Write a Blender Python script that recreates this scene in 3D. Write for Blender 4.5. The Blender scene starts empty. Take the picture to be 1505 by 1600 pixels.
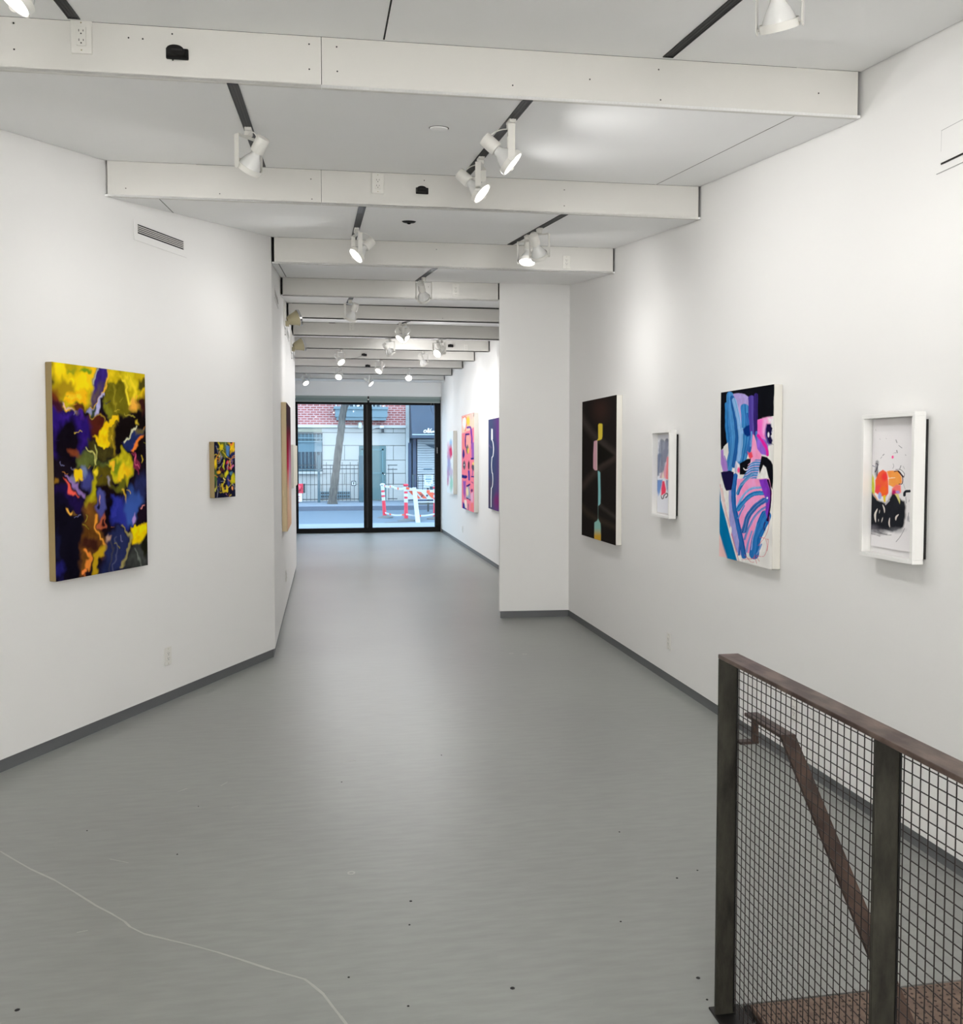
import bpy, math, random
import numpy as np
from mathutils import Vector, Matrix, Euler, Quaternion

PI = math.pi
scene = bpy.context.scene
COL = scene.collection
random.seed(7)

# ---------------------------------------------------------------- camera
FPX, CX, CY, HORIZON, EYE = 1400.0, 752.5, 772.0, 711.0, 1.64
PITCH = math.atan((CY - HORIZON) / FPX)
YAW = math.radians(9.8178)
cam_data = bpy.data.cameras.new('camera')
cam = bpy.data.objects.new('camera', cam_data)
COL.objects.link(cam)
cam.location = (0, 0, EYE)
cam.rotation_euler = (PI / 2 - PITCH, 0, -YAW)
cam_data.sensor_fit = 'VERTICAL'
cam_data.sensor_height = 36.0
cam_data.lens = 36.0 * FPX / 1600.0
cam_data.shift_y = -(800.0 - CY) / 1600.0
cam_data.clip_start = 0.05
cam_data.clip_end = 300
scene.camera = cam

# ---------------------------------------------------------------- world, sun and exposure
SKY_COL = (0.63, 0.81, 1.0)
SKY_STRENGTH = 6.6
SPOT_W = 19.0
REAR_FILL = 58.0  # power of the added fill lamps behind the viewer
FAR = 1.25
GLOW = 1.35
LAMP_COL = (1.0, 0.99, 0.98)
EXPOSURE = 0.2
scene.view_settings.view_transform = 'Standard'
scene.view_settings.look = 'None'
scene.view_settings.gamma = 1.0
scene.view_settings.use_curve_mapping = False
scene.view_settings.exposure = EXPOSURE
world = bpy.data.worlds.new('overcast_sky')
scene.world = world
world.use_nodes = True
wn = world.node_tree.nodes
wn['Background'].inputs['Color'].default_value = (*SKY_COL, 1)
wn['Background'].inputs['Strength'].default_value = SKY_STRENGTH

# ---------------------------------------------------------------- survey helpers (photo measurement -> metres)
_F = np.array([math.sin(YAW) * math.cos(PITCH), math.cos(YAW) * math.cos(PITCH), -math.sin(PITCH)])
_R = np.array([math.cos(YAW), -math.sin(YAW), 0.0])
_U = np.cross(_R, _F)
_C = np.array([0, 0, EYE])

def on_plane(x, y, n, d):
    n = np.array(n, float)
    r = _F + _R * (x - CX) / FPX - _U * (y - CY) / FPX
    t = (d - n @ _C) / (n @ r)
    return _C + t * r
def onX(x, y, X0): return on_plane(x, y, (1, 0, 0), X0)
def onY(x, y, Y0): return on_plane(x, y, (0, 1, 0), Y0)
def onZ(x, y, Z0): return on_plane(x, y, (0, 0, 1), Z0)
def proj(W):
    W = np.asarray(W, float) - _C
    dz = W @ _F
    return CX + FPX * (W @ _R) / dz, CY - FPX * (W @ _U) / dz

# ---------------------------------------------------------------- materials
MATS = {}
def srgb(c):
    out = []
    for v in c[:3]:
        v = v / 255.0
        out.append(v / 12.92 if v <= 0.04045 else ((v + 0.055) / 1.055) ** 2.4)
    return tuple(out)

def mat(name, rgb, rough=0.6, metal=0.0, noise=0.0, nscale=8.0, bump=0.0, bscale=60.0, emit=None, estr=0.0, spec=0.5, rgb2=None, stretch=(1, 1, 1), detail=4.0):
    if name in MATS: return MATS[name]
    m = bpy.data.materials.new(name); m.use_nodes = True
    nt = m.node_tree; b = nt.nodes['Principled BSDF']
    c = srgb(rgb)
    b.inputs['Base Color'].default_value = (*c, 1)
    b.inputs['Roughness'].default_value = rough
    b.inputs['Metallic'].default_value = metal
    b.inputs['Specular IOR Level'].default_value = spec
    tc = nt.nodes.new('ShaderNodeTexCoord')
    mp = nt.nodes.new('ShaderNodeMapping'); mp.inputs['Scale'].default_value = stretch
    nt.links.new(tc.outputs['Object'], mp.inputs['Vector'])
    if noise > 0 or rgb2:
        n = nt.nodes.new('ShaderNodeTexNoise'); n.inputs['Scale'].default_value = nscale; n.inputs['Detail'].default_value = detail
        nt.links.new(mp.outputs['Vector'], n.inputs['Vector'])
        r = nt.nodes.new('ShaderNodeValToRGB')
        if rgb2:
            c2 = srgb(rgb2)
            r.color_ramp.elements[0].color = (*c, 1); r.color_ramp.elements[1].color = (*c2, 1)
            r.color_ramp.elements[0].position = 0.38; r.color_ramp.elements[1].position = 0.66
        else:
            r.color_ramp.elements[0].color = (*[v * (1 - noise) for v in c], 1)
            r.color_ramp.elements[1].color = (*[min(1, v * (1 + noise)) for v in c], 1)
            r.color_ramp.elements[0].position = 0.3; r.color_ramp.elements[1].position = 0.7
        nt.links.new(n.outputs['Fac'], r.inputs['Fac'])
        nt.links.new(r.outputs['Color'], b.inputs['Base Color'])
    if bump > 0:
        n2 = nt.nodes.new('ShaderNodeTexNoise'); n2.inputs['Scale'].default_value = bscale; n2.inputs['Detail'].default_value = 5
        nt.links.new(mp.outputs['Vector'], n2.inputs['Vector'])
        bp = nt.nodes.new('ShaderNodeBump'); bp.inputs['Strength'].default_value = bump; bp.inputs['Distance'].default_value = 0.003
        nt.links.new(n2.outputs['Fac'], bp.inputs['Height'])
        nt.links.new(bp.outputs['Normal'], b.inputs['Normal'])
    if emit:
        b.inputs['Emission Color'].default_value = (*srgb(emit), 1)
        b.inputs['Emission Strength'].default_value = estr
    MATS[name] = m
    return m

M_wall = mat('wall_paint', (234, 233, 231), 0.7, bump=0.05, bscale=180)
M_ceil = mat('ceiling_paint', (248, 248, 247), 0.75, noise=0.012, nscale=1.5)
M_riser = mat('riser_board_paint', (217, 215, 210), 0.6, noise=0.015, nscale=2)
M_base = mat('grey_baseboard', (97, 99, 101), 0.5)
M_void = mat('roof_slab', (60, 60, 60), 0.9)
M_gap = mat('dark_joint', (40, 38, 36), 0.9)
M_white = mat('white_plastic', (228, 226, 220), 0.4)
M_whitem = mat('white_enamel', (228, 226, 220), 0.35)
M_offwhite = mat('aged_white_enamel', (172, 163, 132), 0.45)
M_black = mat('black_plastic', (12, 11, 11), 0.5, spec=0.25)
M_dark = mat('slot_black', (12, 11, 12), 0.7)
M_track = mat('black_anodised_track', (30, 31, 34), 0.5, spec=0.3)
M_trackin = mat('track_groove', (14, 14, 16), 0.5)
M_lens = mat('lit_lens', (255, 255, 250), 0.3, emit=(255, 253, 246), estr=5.0)
M_lensoff = mat('lamp_lens', (215, 215, 212), 0.15)
M_chrome = mat('chrome', (200, 200, 200), 0.15, metal=1.0)
M_frame = mat('white_picture_frame', (236, 235, 232), 0.4)
M_blackback = mat('black_backing', (28, 26, 25), 0.8)
M_canvas = mat('raw_canvas', (222, 219, 211), 0.8, bump=0.3, bscale=400)
M_linen = mat('brown_linen_canvas', (152, 132, 92), 0.85, bump=0.3, bscale=400)
M_wood = mat('pale_wood', (222, 200, 160), 0.6)
M_paper = mat('paper', (226, 224, 224), 0.8)

def floor_mat():
    m = bpy.data.materials.new('painted_concrete'); m.use_nodes = True
    nt = m.node_tree; b = nt.nodes['Principled BSDF']
    tc = nt.nodes.new('ShaderNodeTexCoord')
    n = nt.nodes.new('ShaderNodeTexNoise'); n.inputs['Scale'].default_value = 0.55; n.inputs['Detail'].default_value = 3
    nt.links.new(tc.outputs['Object'], n.inputs['Vector'])
    r = nt.nodes.new('ShaderNodeValToRGB')
    r.color_ramp.elements[0].color = (*srgb((141, 142, 139)), 1); r.color_ramp.elements[0].position = 0.3
    r.color_ramp.elements[1].color = (*srgb((149, 152, 147)), 1); r.color_ramp.elements[1].position = 0.7
    nt.links.new(n.outputs['Fac'], r.inputs['Fac'])
    # fine scuffs
    mp = nt.nodes.new('ShaderNodeMapping'); mp.inputs['Scale'].default_value = (3.0, 14.0, 1.0)
    nt.links.new(tc.outputs['Object'], mp.inputs['Vector'])
    n2 = nt.nodes.new('ShaderNodeTexNoise'); n2.inputs['Scale'].default_value = 2.2; n2.inputs['Detail'].default_value = 8
    nt.links.new(mp.outputs['Vector'], n2.inputs['Vector'])
    r2 = nt.nodes.new('ShaderNodeValToRGB')
    r2.color_ramp.elements[0].color = (0.93, 0.93, 0.93, 1); r2.color_ramp.elements[0].position = 0.35
    r2.color_ramp.elements[1].color = (1.04, 1.04, 1.04, 1); r2.color_ramp.elements[1].position = 0.65
    nt.links.new(n2.outputs['Fac'], r2.inputs['Fac'])
    mx = nt.nodes.new('ShaderNodeMix'); mx.data_type = 'RGBA'; mx.blend_type = 'MULTIPLY'; mx.inputs['Factor'].default_value = 1.0
    nt.links.new(r.outputs['Color'], mx.inputs['A']); nt.links.new(r2.outputs['Color'], mx.inputs['B'])
    nt.links.new(mx.outputs['Result'], b.inputs['Base Color'])
    r3 = nt.nodes.new('ShaderNodeMapRange'); r3.inputs['To Min'].default_value = 0.31; r3.inputs['To Max'].default_value = 0.43
    nt.links.new(n2.outputs['Fac'], r3.inputs['Value']); nt.links.new(r3.outputs['Result'], b.inputs['Roughness'])
    b.inputs['Specular IOR Level'].default_value = 0.40
    return m
M_floor = floor_mat()

def glass_mat():
    m = bpy.data.materials.new('window_glass'); m.use_nodes = True
    nt = m.node_tree; nt.nodes.clear()
    o = nt.nodes.new('ShaderNodeOutputMaterial'); mix = nt.nodes.new('ShaderNodeMixShader')
    t = nt.nodes.new('ShaderNodeBsdfTransparent'); t.inputs['Color'].default_value = (0.95, 0.98, 0.98, 1)
    g = nt.nodes.new('ShaderNodeBsdfGlossy'); g.inputs['Roughness'].default_value = 0.0
    f = nt.nodes.new('ShaderNodeFresnel'); f.inputs['IOR'].default_value = 1.22
    nt.links.new(f.outputs[0], mix.inputs[0]); nt.links.new(t.outputs[0], mix.inputs[1]); nt.links.new(g.outputs[0], mix.inputs[2])
    nt.links.new(mix.outputs[0], o.inputs['Surface'])
    return m
M_glass = glass_mat()

def brick_mat():
    m = bpy.data.materials.new('red_brick'); m.use_nodes = True
    nt = m.node_tree; b = nt.nodes['Principled BSDF']
    tc = nt.nodes.new('ShaderNodeTexCoord'); mp = nt.nodes.new('ShaderNodeMapping')
    mp.inputs['Rotation'].default_value = (PI / 2, 0, 0)
    nt.links.new(tc.outputs['Object'], mp.inputs['Vector'])
    br = nt.nodes.new('ShaderNodeTexBrick')
    br.inputs['Color1'].default_value = (*srgb((134, 72, 71)), 1); br.inputs['Color2'].default_value = (*srgb((116, 58, 57)), 1)
    br.inputs['Mortar'].default_value = (*srgb((156, 132, 132)), 1)
    br.inputs['Scale'].default_value = 1.0; br.inputs['Brick Width'].default_value = 0.24; br.inputs['Row Height'].default_value = 0.088
    br.inputs['Mortar Size'].default_value = 0.016
    nt.links.new(mp.outputs['Vector'], br.inputs['Vector']); nt.links.new(br.outputs['Color'], b.inputs['Base Color'])
    b.inputs['Roughness'].default_value = 0.85
    return m
M_brick = brick_mat()

# ---------------------------------------------------------------- mesh builder
class MB:
    def __init__(s): s.v = []; s.f = []; s.mi = []; s.cur = 0; s.smooth = []
    def _add(s, vs, fs, sm=False):
        o = len(s.v); s.v += [tuple(v) for v in vs]
        for f in fs: s.f.append([i + o for i in f]); s.mi.append(s.cur); s.smooth.append(sm)
        return s
    def box(s, x0, x1, y0, y1, z0, z1, M=None):
        vs = [(x, y, z) for x in (x0, x1) for y in (y0, y1) for z in (z0, z1)]
        if M is not None: vs = [M @ Vector(v) for v in vs]
        return s._add(vs, [(0, 1, 3, 2), (4, 6, 7, 5), (0, 4, 5, 1), (2, 3, 7, 6), (0, 2, 6, 4), (1, 5, 7, 3)])
    def bbox(s, x0, x1, y0, y1, z0, z1, b=0.002, M=None):
        # bevelled box: chamfered along its long edges
        b = min(b, (x1 - x0) / 3, (y1 - y0) / 3, (z1 - z0) / 3)
        X = [(x0, x0 + b), (x1, x1 - b)]; Y = [(y0, y0 + b), (y1, y1 - b)]; Z = [(z0, z0 + b), (z1, z1 - b)]
        vs = []; idx = {}
        for i in (0, 1):
            for j in (0, 1):
                for k in (0, 1):
                    for a in range(3):
                        p = (X[i][0 if a == 0 else 1], Y[j][0 if a == 1 else 1], Z[k][0 if a == 2 else 1])
                        idx[(i, j, k, a)] = len(vs); vs.append(p)
        fs = []
        for a in range(3):
            for e in (0, 1):
                q = [(0, 0), (1, 0), (1, 1), (0, 1)]
                f = []
                for (u, w) in q:
                    t = [0, 0, 0]; o = [x for x in range(3) if x != a]; t[a] = e; t[o[0]] = u; t[o[1]] = w
                    f.append(idx[(*t, a)])
                fs.append(f)
        for a in range(3):          # edge chamfers, edge parallel to axis a
            o = [x for x in range(3) if x != a]
            for u in (0, 1):
                for w in (0, 1):
                    t0 = [0, 0, 0]; t1 = [0, 0, 0]; t0[o[0]] = t1[o[0]] = u; t0[o[1]] = t1[o[1]] = w; t1[a] = 1
                    fs.append([idx[(*t0, o[0])], idx[(*t1, o[0])], idx[(*t1, o[1])], idx[(*t0, o[1])]])
        for i in (0, 1):
            for j in (0, 1):
                for k in (0, 1): fs.append([idx[(i, j, k, a)] for a in range(3)])
        if M is not None: vs = [M @ Vector(v) for v in vs]
        return s._add(vs, fs)
    def prism(s, pts, z0, z1):
        n = len(pts); vs = [(p[0], p[1], z0) for p in pts] + [(p[0], p[1], z1) for p in pts]
        fs = [list(range(n))[::-1], [i + n for i in range(n)]] + [(i, (i + 1) % n, (i + 1) % n + n, i + n) for i in range(n)]
        return s._add(vs, fs)
    def slab(s, pts3, thick=(0, 0, 0.01)):
        n = len(pts3); t = Vector(thick)
        vs = [Vector(p) for p in pts3] + [Vector(p) + t for p in pts3]
        fs = [list(range(n))[::-1], [i + n for i in range(n)]] + [(i, (i + 1) % n, (i + 1) % n + n, i + n) for i in range(n)]
        return s._add(vs, fs)
    def quad(s, a, b, c, d): return s._add([a, b, c, d], [(0, 1, 2, 3)])
    def tube(s, path, r, seg=8, caps=True):
        P = [Vector(p) for p in path]; rs = r if isinstance(r, (list, tuple)) else [r] * len(P)
        vs = []; prev = None
        for i, p in enumerate(P):
            d = (P[min(i + 1, len(P) - 1)] - P[max(i - 1, 0)]).normalized()
            if prev is None:
                u = d.orthogonal().normalized()
            else:
                u = (prev - d * prev.dot(d)).normalized()
            prev = u; w = d.cross(u)
            for k in range(seg):
                a = 2 * PI * k / seg
                vs.append(p + (u * math.cos(a) + w * math.sin(a)) * rs[i])
        fs = []
        for i in range(len(P) - 1):
            for k in range(seg):
                fs.append((i * seg + k, i * seg + (k + 1) % seg, (i + 1) * seg + (k + 1) % seg, (i + 1) * seg + k))
        if caps: fs += [list(range(seg))[::-1], [len(vs) - seg + k for k in range(seg)]]
        return s._add(vs, fs, True)
    def lathe(s, prof, seg=24, M=None, caps=True):
        vs = []; n = len(prof)
        for (r, z) in prof:
            for k in range(seg):
                a = 2 * PI * k / seg; vs.append((r * math.cos(a), r * math.sin(a), z))
        fs = []
        for i in range(n - 1):
            for k in range(seg): fs.append((i * seg + k, i * seg + (k + 1) % seg, (i + 1) * seg + (k + 1) % seg, (i + 1) * seg + k))
        if caps: fs += [list(range(seg))[::-1], [len(vs) - seg + k for k in range(seg)]]
        if M is not None: vs = [M @ Vector(v) for v in vs]
        return s._add(vs, fs, True)
    def mesh(s, name, mats):
        me = bpy.data.meshes.new(name); me.from_pydata(s.v, [], s.f)
        for m in (mats if isinstance(mats, (list, tuple)) else [mats]): me.materials.append(m)
        me.polygons.foreach_set('material_index', s.mi); me.polygons.foreach_set('use_smooth', s.smooth)
        me.update()
        import bmesh
        bm = bmesh.new(); bm.from_mesh(me); bmesh.ops.recalc_face_normals(bm, faces=bm.faces); bm.to_mesh(me); bm.free()
        try: me.set_sharp_from_angle(angle=math.radians(35))
        except Exception: pass
        return me
    def build(s, name, mats, parent=None, loc=None):
        o = bpy.data.objects.new(name, s.mesh(name, mats)); COL.objects.link(o)
        if parent is not None: o.parent = parent
        if loc is not None: o.location = loc
        return o

def put(name, me, parent=None, loc=(0, 0, 0), rot=(0, 0, 0)):
    o = bpy.data.objects.new(name, me); COL.objects.link(o); o.parent = parent; o.location = loc
    if isinstance(rot, Quaternion): o.rotation_mode = 'QUATERNION'; o.rotation_quaternion = rot
    else: o.rotation_euler = rot
    return o
def empty(name, loc=(0, 0, 0), rz=0.0):
    o = bpy.data.objects.new(name, None); COL.objects.link(o); o.location = loc; o.rotation_euler = (0, 0, rz); o.empty_display_size = 0.1
    return o
def tag(o, label, cat, group=None, kind=None):
    o['label'] = label; o['category'] = cat
    if group: o['group'] = group
    if kind: o['kind'] = kind
    return o
def struct(o): o['kind'] = 'structure'; return o
# ================================================================ THE ROOM
XR = 2.41                      # right wall
ZLOW, SLOPE, ZTOP = 3.17, 0.118, 3.64
YK = [-4.9, -3.2, -1.5, 0.26, 2.03, 3.79, 5.56, 7.32, 8.80, 10.30, 11.80, 13.20, 14.54, 15.84, 17.23, 18.32]   # the steps of the saw-tooth ceiling
K0 = 4                         # YK[K0 + n] is step n, counted from just behind the camera
def yk(k, x):                  # the steps near the viewer run slightly out of square
    return YK[k] + (0.03 * (XR - x) if k <= K0 + 4 else 0.0)
def zceil(k, x, y): return ZLOW + SLOPE * (y - yk(k, x))
A0, A1 = np.array([-0.422, 7.404]), np.array([-1.667, 4.904])
AD = (A1 - A0) / np.linalg.norm(A1 - A0)                # runs towards the viewer along the angled wall
AN = np.array([-AD[1], AD[0]]); AN = AN if AN[0] > 0 else -AN   # points into the room
LEFTLINE = [(-3.45, -4.9), (-3.45, A0[1] + AD[1] * (-3.45 - A0[0]) / AD[0]), (-0.422, 7.404), (-0.43, 13.02), (-0.64, 13.02), (-0.64, 19.1)]
def xleft(y):
    for (xa, ya), (xb, yb) in zip(LEFTLINE[:-1], LEFTLINE[1:]):
        if yb > ya and ya <= y <= yb: return xa + (xb - xa) * (y - ya) / (yb - ya)
    return LEFTLINE[0][0] if y < 0 else LEFTLINE[-1][0]

# walls: inner face on the line, body behind it
def wall(name, a, b, out, z0=0.07, z1=ZTOP, th=0.14, ext=(0, 0)):
    a = Vector((*a, 0)); b = Vector((*b, 0)); o = Vector((*out, 0)).normalized() * th
    d = (b - a).normalized(); a2 = a - d * ext[0]; b2 = b + d * ext[1]
    pts = [a, b, b2 + o, a2 + o]
    return struct(MB().prism([(p.x, p.y) for p in pts], z0, z1).build(name, M_wall))
def base(name, a, b, out, set_back=0.012, th=0.1, ext=(0, 0)):
    a = Vector((*a, 0)); b = Vector((*b, 0)); n = Vector((*out, 0)).normalized(); d = (b - a).normalized()
    pts = [a + n * set_back - d * ext[0], b + n * set_back + d * ext[1], b + n * (set_back + th) + d * ext[1], a + n * (set_back + th) - d * ext[0]]
    return struct(MB().prism([(p.x, p.y) for p in pts], 0.0, 0.07).build(name, M_base))
wall('wall_right', (XR, -4.9), (XR, 19.1), (1, 0)); base('baseboard_right', (XR, -4.9), (XR, 19.1), (1, 0))
wall('wall_left', LEFTLINE[1], LEFTLINE[2], tuple(-AN), ext=(0, 0)); base('baseboard_left', LEFTLINE[1], LEFTLINE[2], tuple(-AN), ext=(0, -0.006))
wall('wall_left_rear', LEFTLINE[0], LEFTLINE[1], (-1, 0)); base('baseboard_left_rear', LEFTLINE[0], LEFTLINE[1], (-1, 0))
# corridor stretch of the left wall, a solid that steps back before the window
cl = struct(MB().prism([LEFTLINE[2], LEFTLINE[3], LEFTLINE[4], (-0.72, 13.02), (-0.72, 7.0)], 0.07, ZTOP).build('wall_left_corridor', M_wall))
struct(MB().prism([(-0.434, 7.40), (-0.442, 13.008), (-0.70, 13.008), (-0.70, 7.1)], 0, 0.07).build('baseboard_left_corridor', M_base))
wall('wall_left_front', LEFTLINE[4], LEFTLINE[5], (-1, 0)); base('baseboard_left_front', LEFTLINE[4], LEFTLINE[5], (-1, 0))
wall('wall_rear', (-3.45, -4.9), (XR, -4.9), (0, -1), ext=(0.14, 0.14)); base('baseboard_rear', (-3.45, -4.9), (XR, -4.9), (0, -1))
# white pier projecting from the right wall
PX0, PY0, PY1 = 1.706, 8.77, 8.83
struct(MB().prism([(PX0, PY0 + 0.02), (XR, PY0 - 0.02), (XR, PY1), (PX0, PY1)], 0.07, ZTOP).build('wall_pier', M_wall))
struct(MB().prism([(PX0 + 0.012, PY0 + 0.032), (XR, PY0 - 0.008), (XR, PY1 - 0.006), (PX0 + 0.012, PY1 - 0.006)], 0, 0.07).build('baseboard_pier', M_base))
# roof slab over everything: the narrow joints look up into it
struct(MB().box(-3.7, 2.6, -5.1, 19.3, ZTOP, ZTOP + 0.15).build('trim_roof', M_void))

# floor with the stair opening beside the right wall
SX0, SY1, SY0 = 1.105, 2.44, -2.2
fl = MB()
fl.box(-3.9, SX0, -5.0, 19.25, -0.12, 0)
fl.box(SX0, XR + 0.1, SY1, 19.25, -0.12, 0)
fl.box(SX0, XR + 0.1, -5.0, SY0, -0.12, 0)
floor = struct(fl.build('floor', M_floor))
# painted-over crack, scuffs and specks on the floor
M_crack = mat('floor_crack', (172, 172, 167), 0.5, noise=0.05, nscale=20)
def floor_strip(pts, w, z=0.0006):
    b = MB(); W = [onZ(x, y, 0) for x, y in pts]
    for i in range(len(W) - 1):
        a, c = Vector(W[i]), Vector(W[i + 1]); d = (c - a); 
        if d.length < 1e-4: continue
        n = Vector((-d.y, d.x, 0)).normalized()
        w0 = w * (0.7 + 0.5 * random.random()); 
        b.box(0, d.length + 0.002, -w0 / 2, w0 / 2, 0, z, Matrix.Translation((a.x, a.y, 0)) @ Matrix.Rotation(math.atan2(d.y, d.x), 4, 'Z'))
    return b
ck = [(0, 1330), (20, 1342), (48, 1358), (85, 1375), (120, 1396), (150, 1415), (175, 1428), (195, 1440), (203, 1448), (225, 1459), (262, 1468), (300, 1477), (340, 1488), (378, 1500), (420, 1514), (455, 1524), (476, 1530), (488, 1539), (505, 1553), (520, 1573), (532, 1588), (541, 1600), (552, 1622)]
floor_strip(ck, 0.0075).build('crack', M_crack, floor)
sc = MB()
for (x, y, r) in [(549, 1364, 0.016), (820, 1022, 0.02), (799, 1021, 0.02), (955, 1014, 0.015)]:
    p = onZ(x, y, 0); sc.lathe([(r * 0.55, 0.0002), (r, 0.0006), (r * 0.55, 0.0010)], 14, Matrix.Translation((p[0], p[1], 0)), caps=False)
for (a, b2) in [((345, 1228), (355, 1222)), ((278, 1237), (292, 1232)), ((120, 1457), (136, 1454)), ((362, 1262), (372, 1259)), ((530, 1192), (556, 1188)), ((1010, 1150), (1030, 1147)), ((170, 1342), (200, 1348))]:
    q = floor_strip([a, b2], 0.004); sc._add(q.v, q.f)
sc.build('scuff', M_crack, floor)
sp = MB()
for (x, y, r) in [(642, 1408, .006), (27, 1578, .008), (801, 1544, .008), (1058, 1372, .005), (968, 1300, .004), (136, 1298, .004), (277, 1335, .004), (545, 1527, .004), (640, 1445, .004), (638, 1572, .004), (1091, 1528, .007), (310, 1260, .003), (534, 1222, .004), (970, 1440, .004), (1090, 1360, .004), (690, 1180, .004), (1105, 1562, .004)]:
    p = onZ(x, y, 0); sp.lathe([(r, 0), (r * 0.7, 0.0015)], 7, Matrix.Translation((p[0], p[1], 0)))
sp.build('speck', M_dark, floor)

# ---- saw-tooth ceiling: each bay rises away from the viewer, then steps down
cm = MB()
GAP = 0.005
def bay_poly(k, x0f=None, x1=None):
    ya, yb = YK[k], (YK[k + 1] if k + 1 < len(YK) else 18.93)
    pts = []
    xr = XR - GAP
    ya_r, yb_r = yk(k, xr), (yk(k + 1, xr) if k + 1 < len(YK) else yb)
    # left boundary follows the wall
    def hit(kk, yy):
        x = xleft(yy)
        for _ in range(6): yv = yk(kk, x) if kk < len(YK) else yy; x = xleft(yv) + GAP
        return (x, yv)
    la = hit(k, ya); lb = hit(k + 1, yb)
    mids = []
    for (vx, vy) in LEFTLINE:
        if la[1] + 0.01 < vy < lb[1] - 0.01: mids.append((vx + GAP, vy))
    return [(xr, ya_r), (xr, yb_r), lb] + mids[::-1] + [la]
for k in range(len(YK)):
    P = bay_poly(k)
    if k == len(YK) - 1: pts = [(x, y, 3.166) for x, y in P]
    elif k == K0 + 3:
        # the pier cuts this bay: its far edge stays in front of it
        pts = [(x, y, zceil(k, x, y)) for x, y in P]
    else: pts = [(x, y, zceil(k, x, y)) for x, y in P]
    cm.slab(pts, (0, 0, 0.012))
ceiling = struct(cm.build('ceiling', M_ceil))

# panel joints: thin dark strips standing in for the shade of open gaps
jm = MB()
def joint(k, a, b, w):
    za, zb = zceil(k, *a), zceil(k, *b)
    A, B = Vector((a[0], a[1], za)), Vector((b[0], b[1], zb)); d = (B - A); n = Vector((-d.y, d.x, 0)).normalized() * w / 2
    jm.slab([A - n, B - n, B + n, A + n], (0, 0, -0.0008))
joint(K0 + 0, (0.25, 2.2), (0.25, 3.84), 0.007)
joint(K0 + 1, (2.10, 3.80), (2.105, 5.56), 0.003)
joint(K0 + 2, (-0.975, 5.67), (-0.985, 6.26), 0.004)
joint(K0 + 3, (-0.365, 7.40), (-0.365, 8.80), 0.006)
jm.build('joint_shade_strip', M_gap, ceiling)

# ---- the boarded steps (risers), each short of the walls by a dark gap
SEAMS = {5: [-0.008], 6: [-0.018], 15: [-0.28]}
HOLES = {5: [(-1.211, .183), (-1.211, .081), (-0.775, .154), (-0.72, .153), (-0.605, .180), (-0.604, .076), (-0.058, .174), (-0.058, .072), (.055, .170), (.057, .070), (0.80, .055), (1.14, .10), (1.45, .16), (1.46, .03), (2.20, .10)],
         6: [(-1.16, .05), (-0.08, .15), (-0.075, .03), (0.611, .171), (-0.62, .04), (1.5, .15), (1.5, .05)], 7: [(0.9, .15), (1.7, .15)], 8: [(1.0, .12)], 9: [(1.33, .04), (.9, .14)]}
RISERS = {}
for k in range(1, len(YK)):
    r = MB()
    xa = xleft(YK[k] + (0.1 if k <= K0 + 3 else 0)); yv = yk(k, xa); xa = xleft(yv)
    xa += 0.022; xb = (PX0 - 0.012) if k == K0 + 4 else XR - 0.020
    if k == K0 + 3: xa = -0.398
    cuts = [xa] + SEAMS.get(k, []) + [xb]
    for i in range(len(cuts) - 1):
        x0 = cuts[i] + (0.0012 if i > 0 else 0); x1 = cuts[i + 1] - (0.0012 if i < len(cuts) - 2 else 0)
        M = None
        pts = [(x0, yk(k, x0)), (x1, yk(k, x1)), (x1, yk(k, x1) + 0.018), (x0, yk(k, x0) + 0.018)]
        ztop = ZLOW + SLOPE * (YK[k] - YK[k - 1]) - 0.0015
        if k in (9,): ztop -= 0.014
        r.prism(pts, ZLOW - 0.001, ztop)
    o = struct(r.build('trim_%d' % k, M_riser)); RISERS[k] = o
    if k in HOLES:
        h = MB()
        for (x, dz) in HOLES[k]:
            h.lathe([(0.0035, 0), (0.0035, 0.0008)], 8, Matrix.Translation((x, yk(k, x) - 0.0002, ZLOW + dz)) @ Matrix.Rotation(PI / 2, 4, 'X'))
        h.build('screw_hole', M_gap, o)

# ================================================================ SHOP WINDOW AT THE END
YW = 19.05
M_alu = mat('black_aluminium', (9, 10, 11), 0.5, spec=0.2)
win = struct(empty('window_1', (0, 0, 0)))
WX0, WXM0, WXM1, WX1, WXE = -0.64, 0.775, 0.955, 2.285, 2.415
fm = MB()
fm.bbox(WX0, WXE, YW, YW + 0.09, -0.01, 0.10, 0.004)            # sill rail
fm.bbox(WX0, WXE, YW, YW + 0.09, 2.70, 2.815, 0.004)            # head rail
fm.bbox(WXM0, WXM1, YW - 0.02, YW + 0.09, 0.10, 2.70, 0.006)    # mullion
fm.bbox(WX1, WXE - 0.005, YW - 0.01, YW + 0.09, 0.10, 2.70, 0.006)
fm.bbox(WX0, WX0 + 0.06, YW, YW + 0.09, 0.10, 2.70, 0.006)
struct(fm.build('frame', M_alu, win))
fm = MB(); fm.bbox(WXM0 + 0.055, WXM1 - 0.09, YW - 0.026, YW - 0.019, 0.1, 2.7, 0.002)
fm.build('mullion_cover', mat('black_aluminium_light', (22, 26, 28), 0.4, spec=0.3), win)
for (a, b) in ((WX0 + 0.06, WXM0), (WXM1, WX1)):
    MB().box(a, b, YW + 0.045, YW + 0.053, 0.10, 2.70).build('pane', M_glass, win)
hb = MB(); hb.tube([(WX1 + 0.045, YW - 0.012, 1.66), (WX1 + 0.045, YW - 0.04, 1.68), (WX1 + 0.045, YW - 0.04, 1.80), (WX1 + 0.045, YW - 0.012, 1.82)], 0.008)
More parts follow.
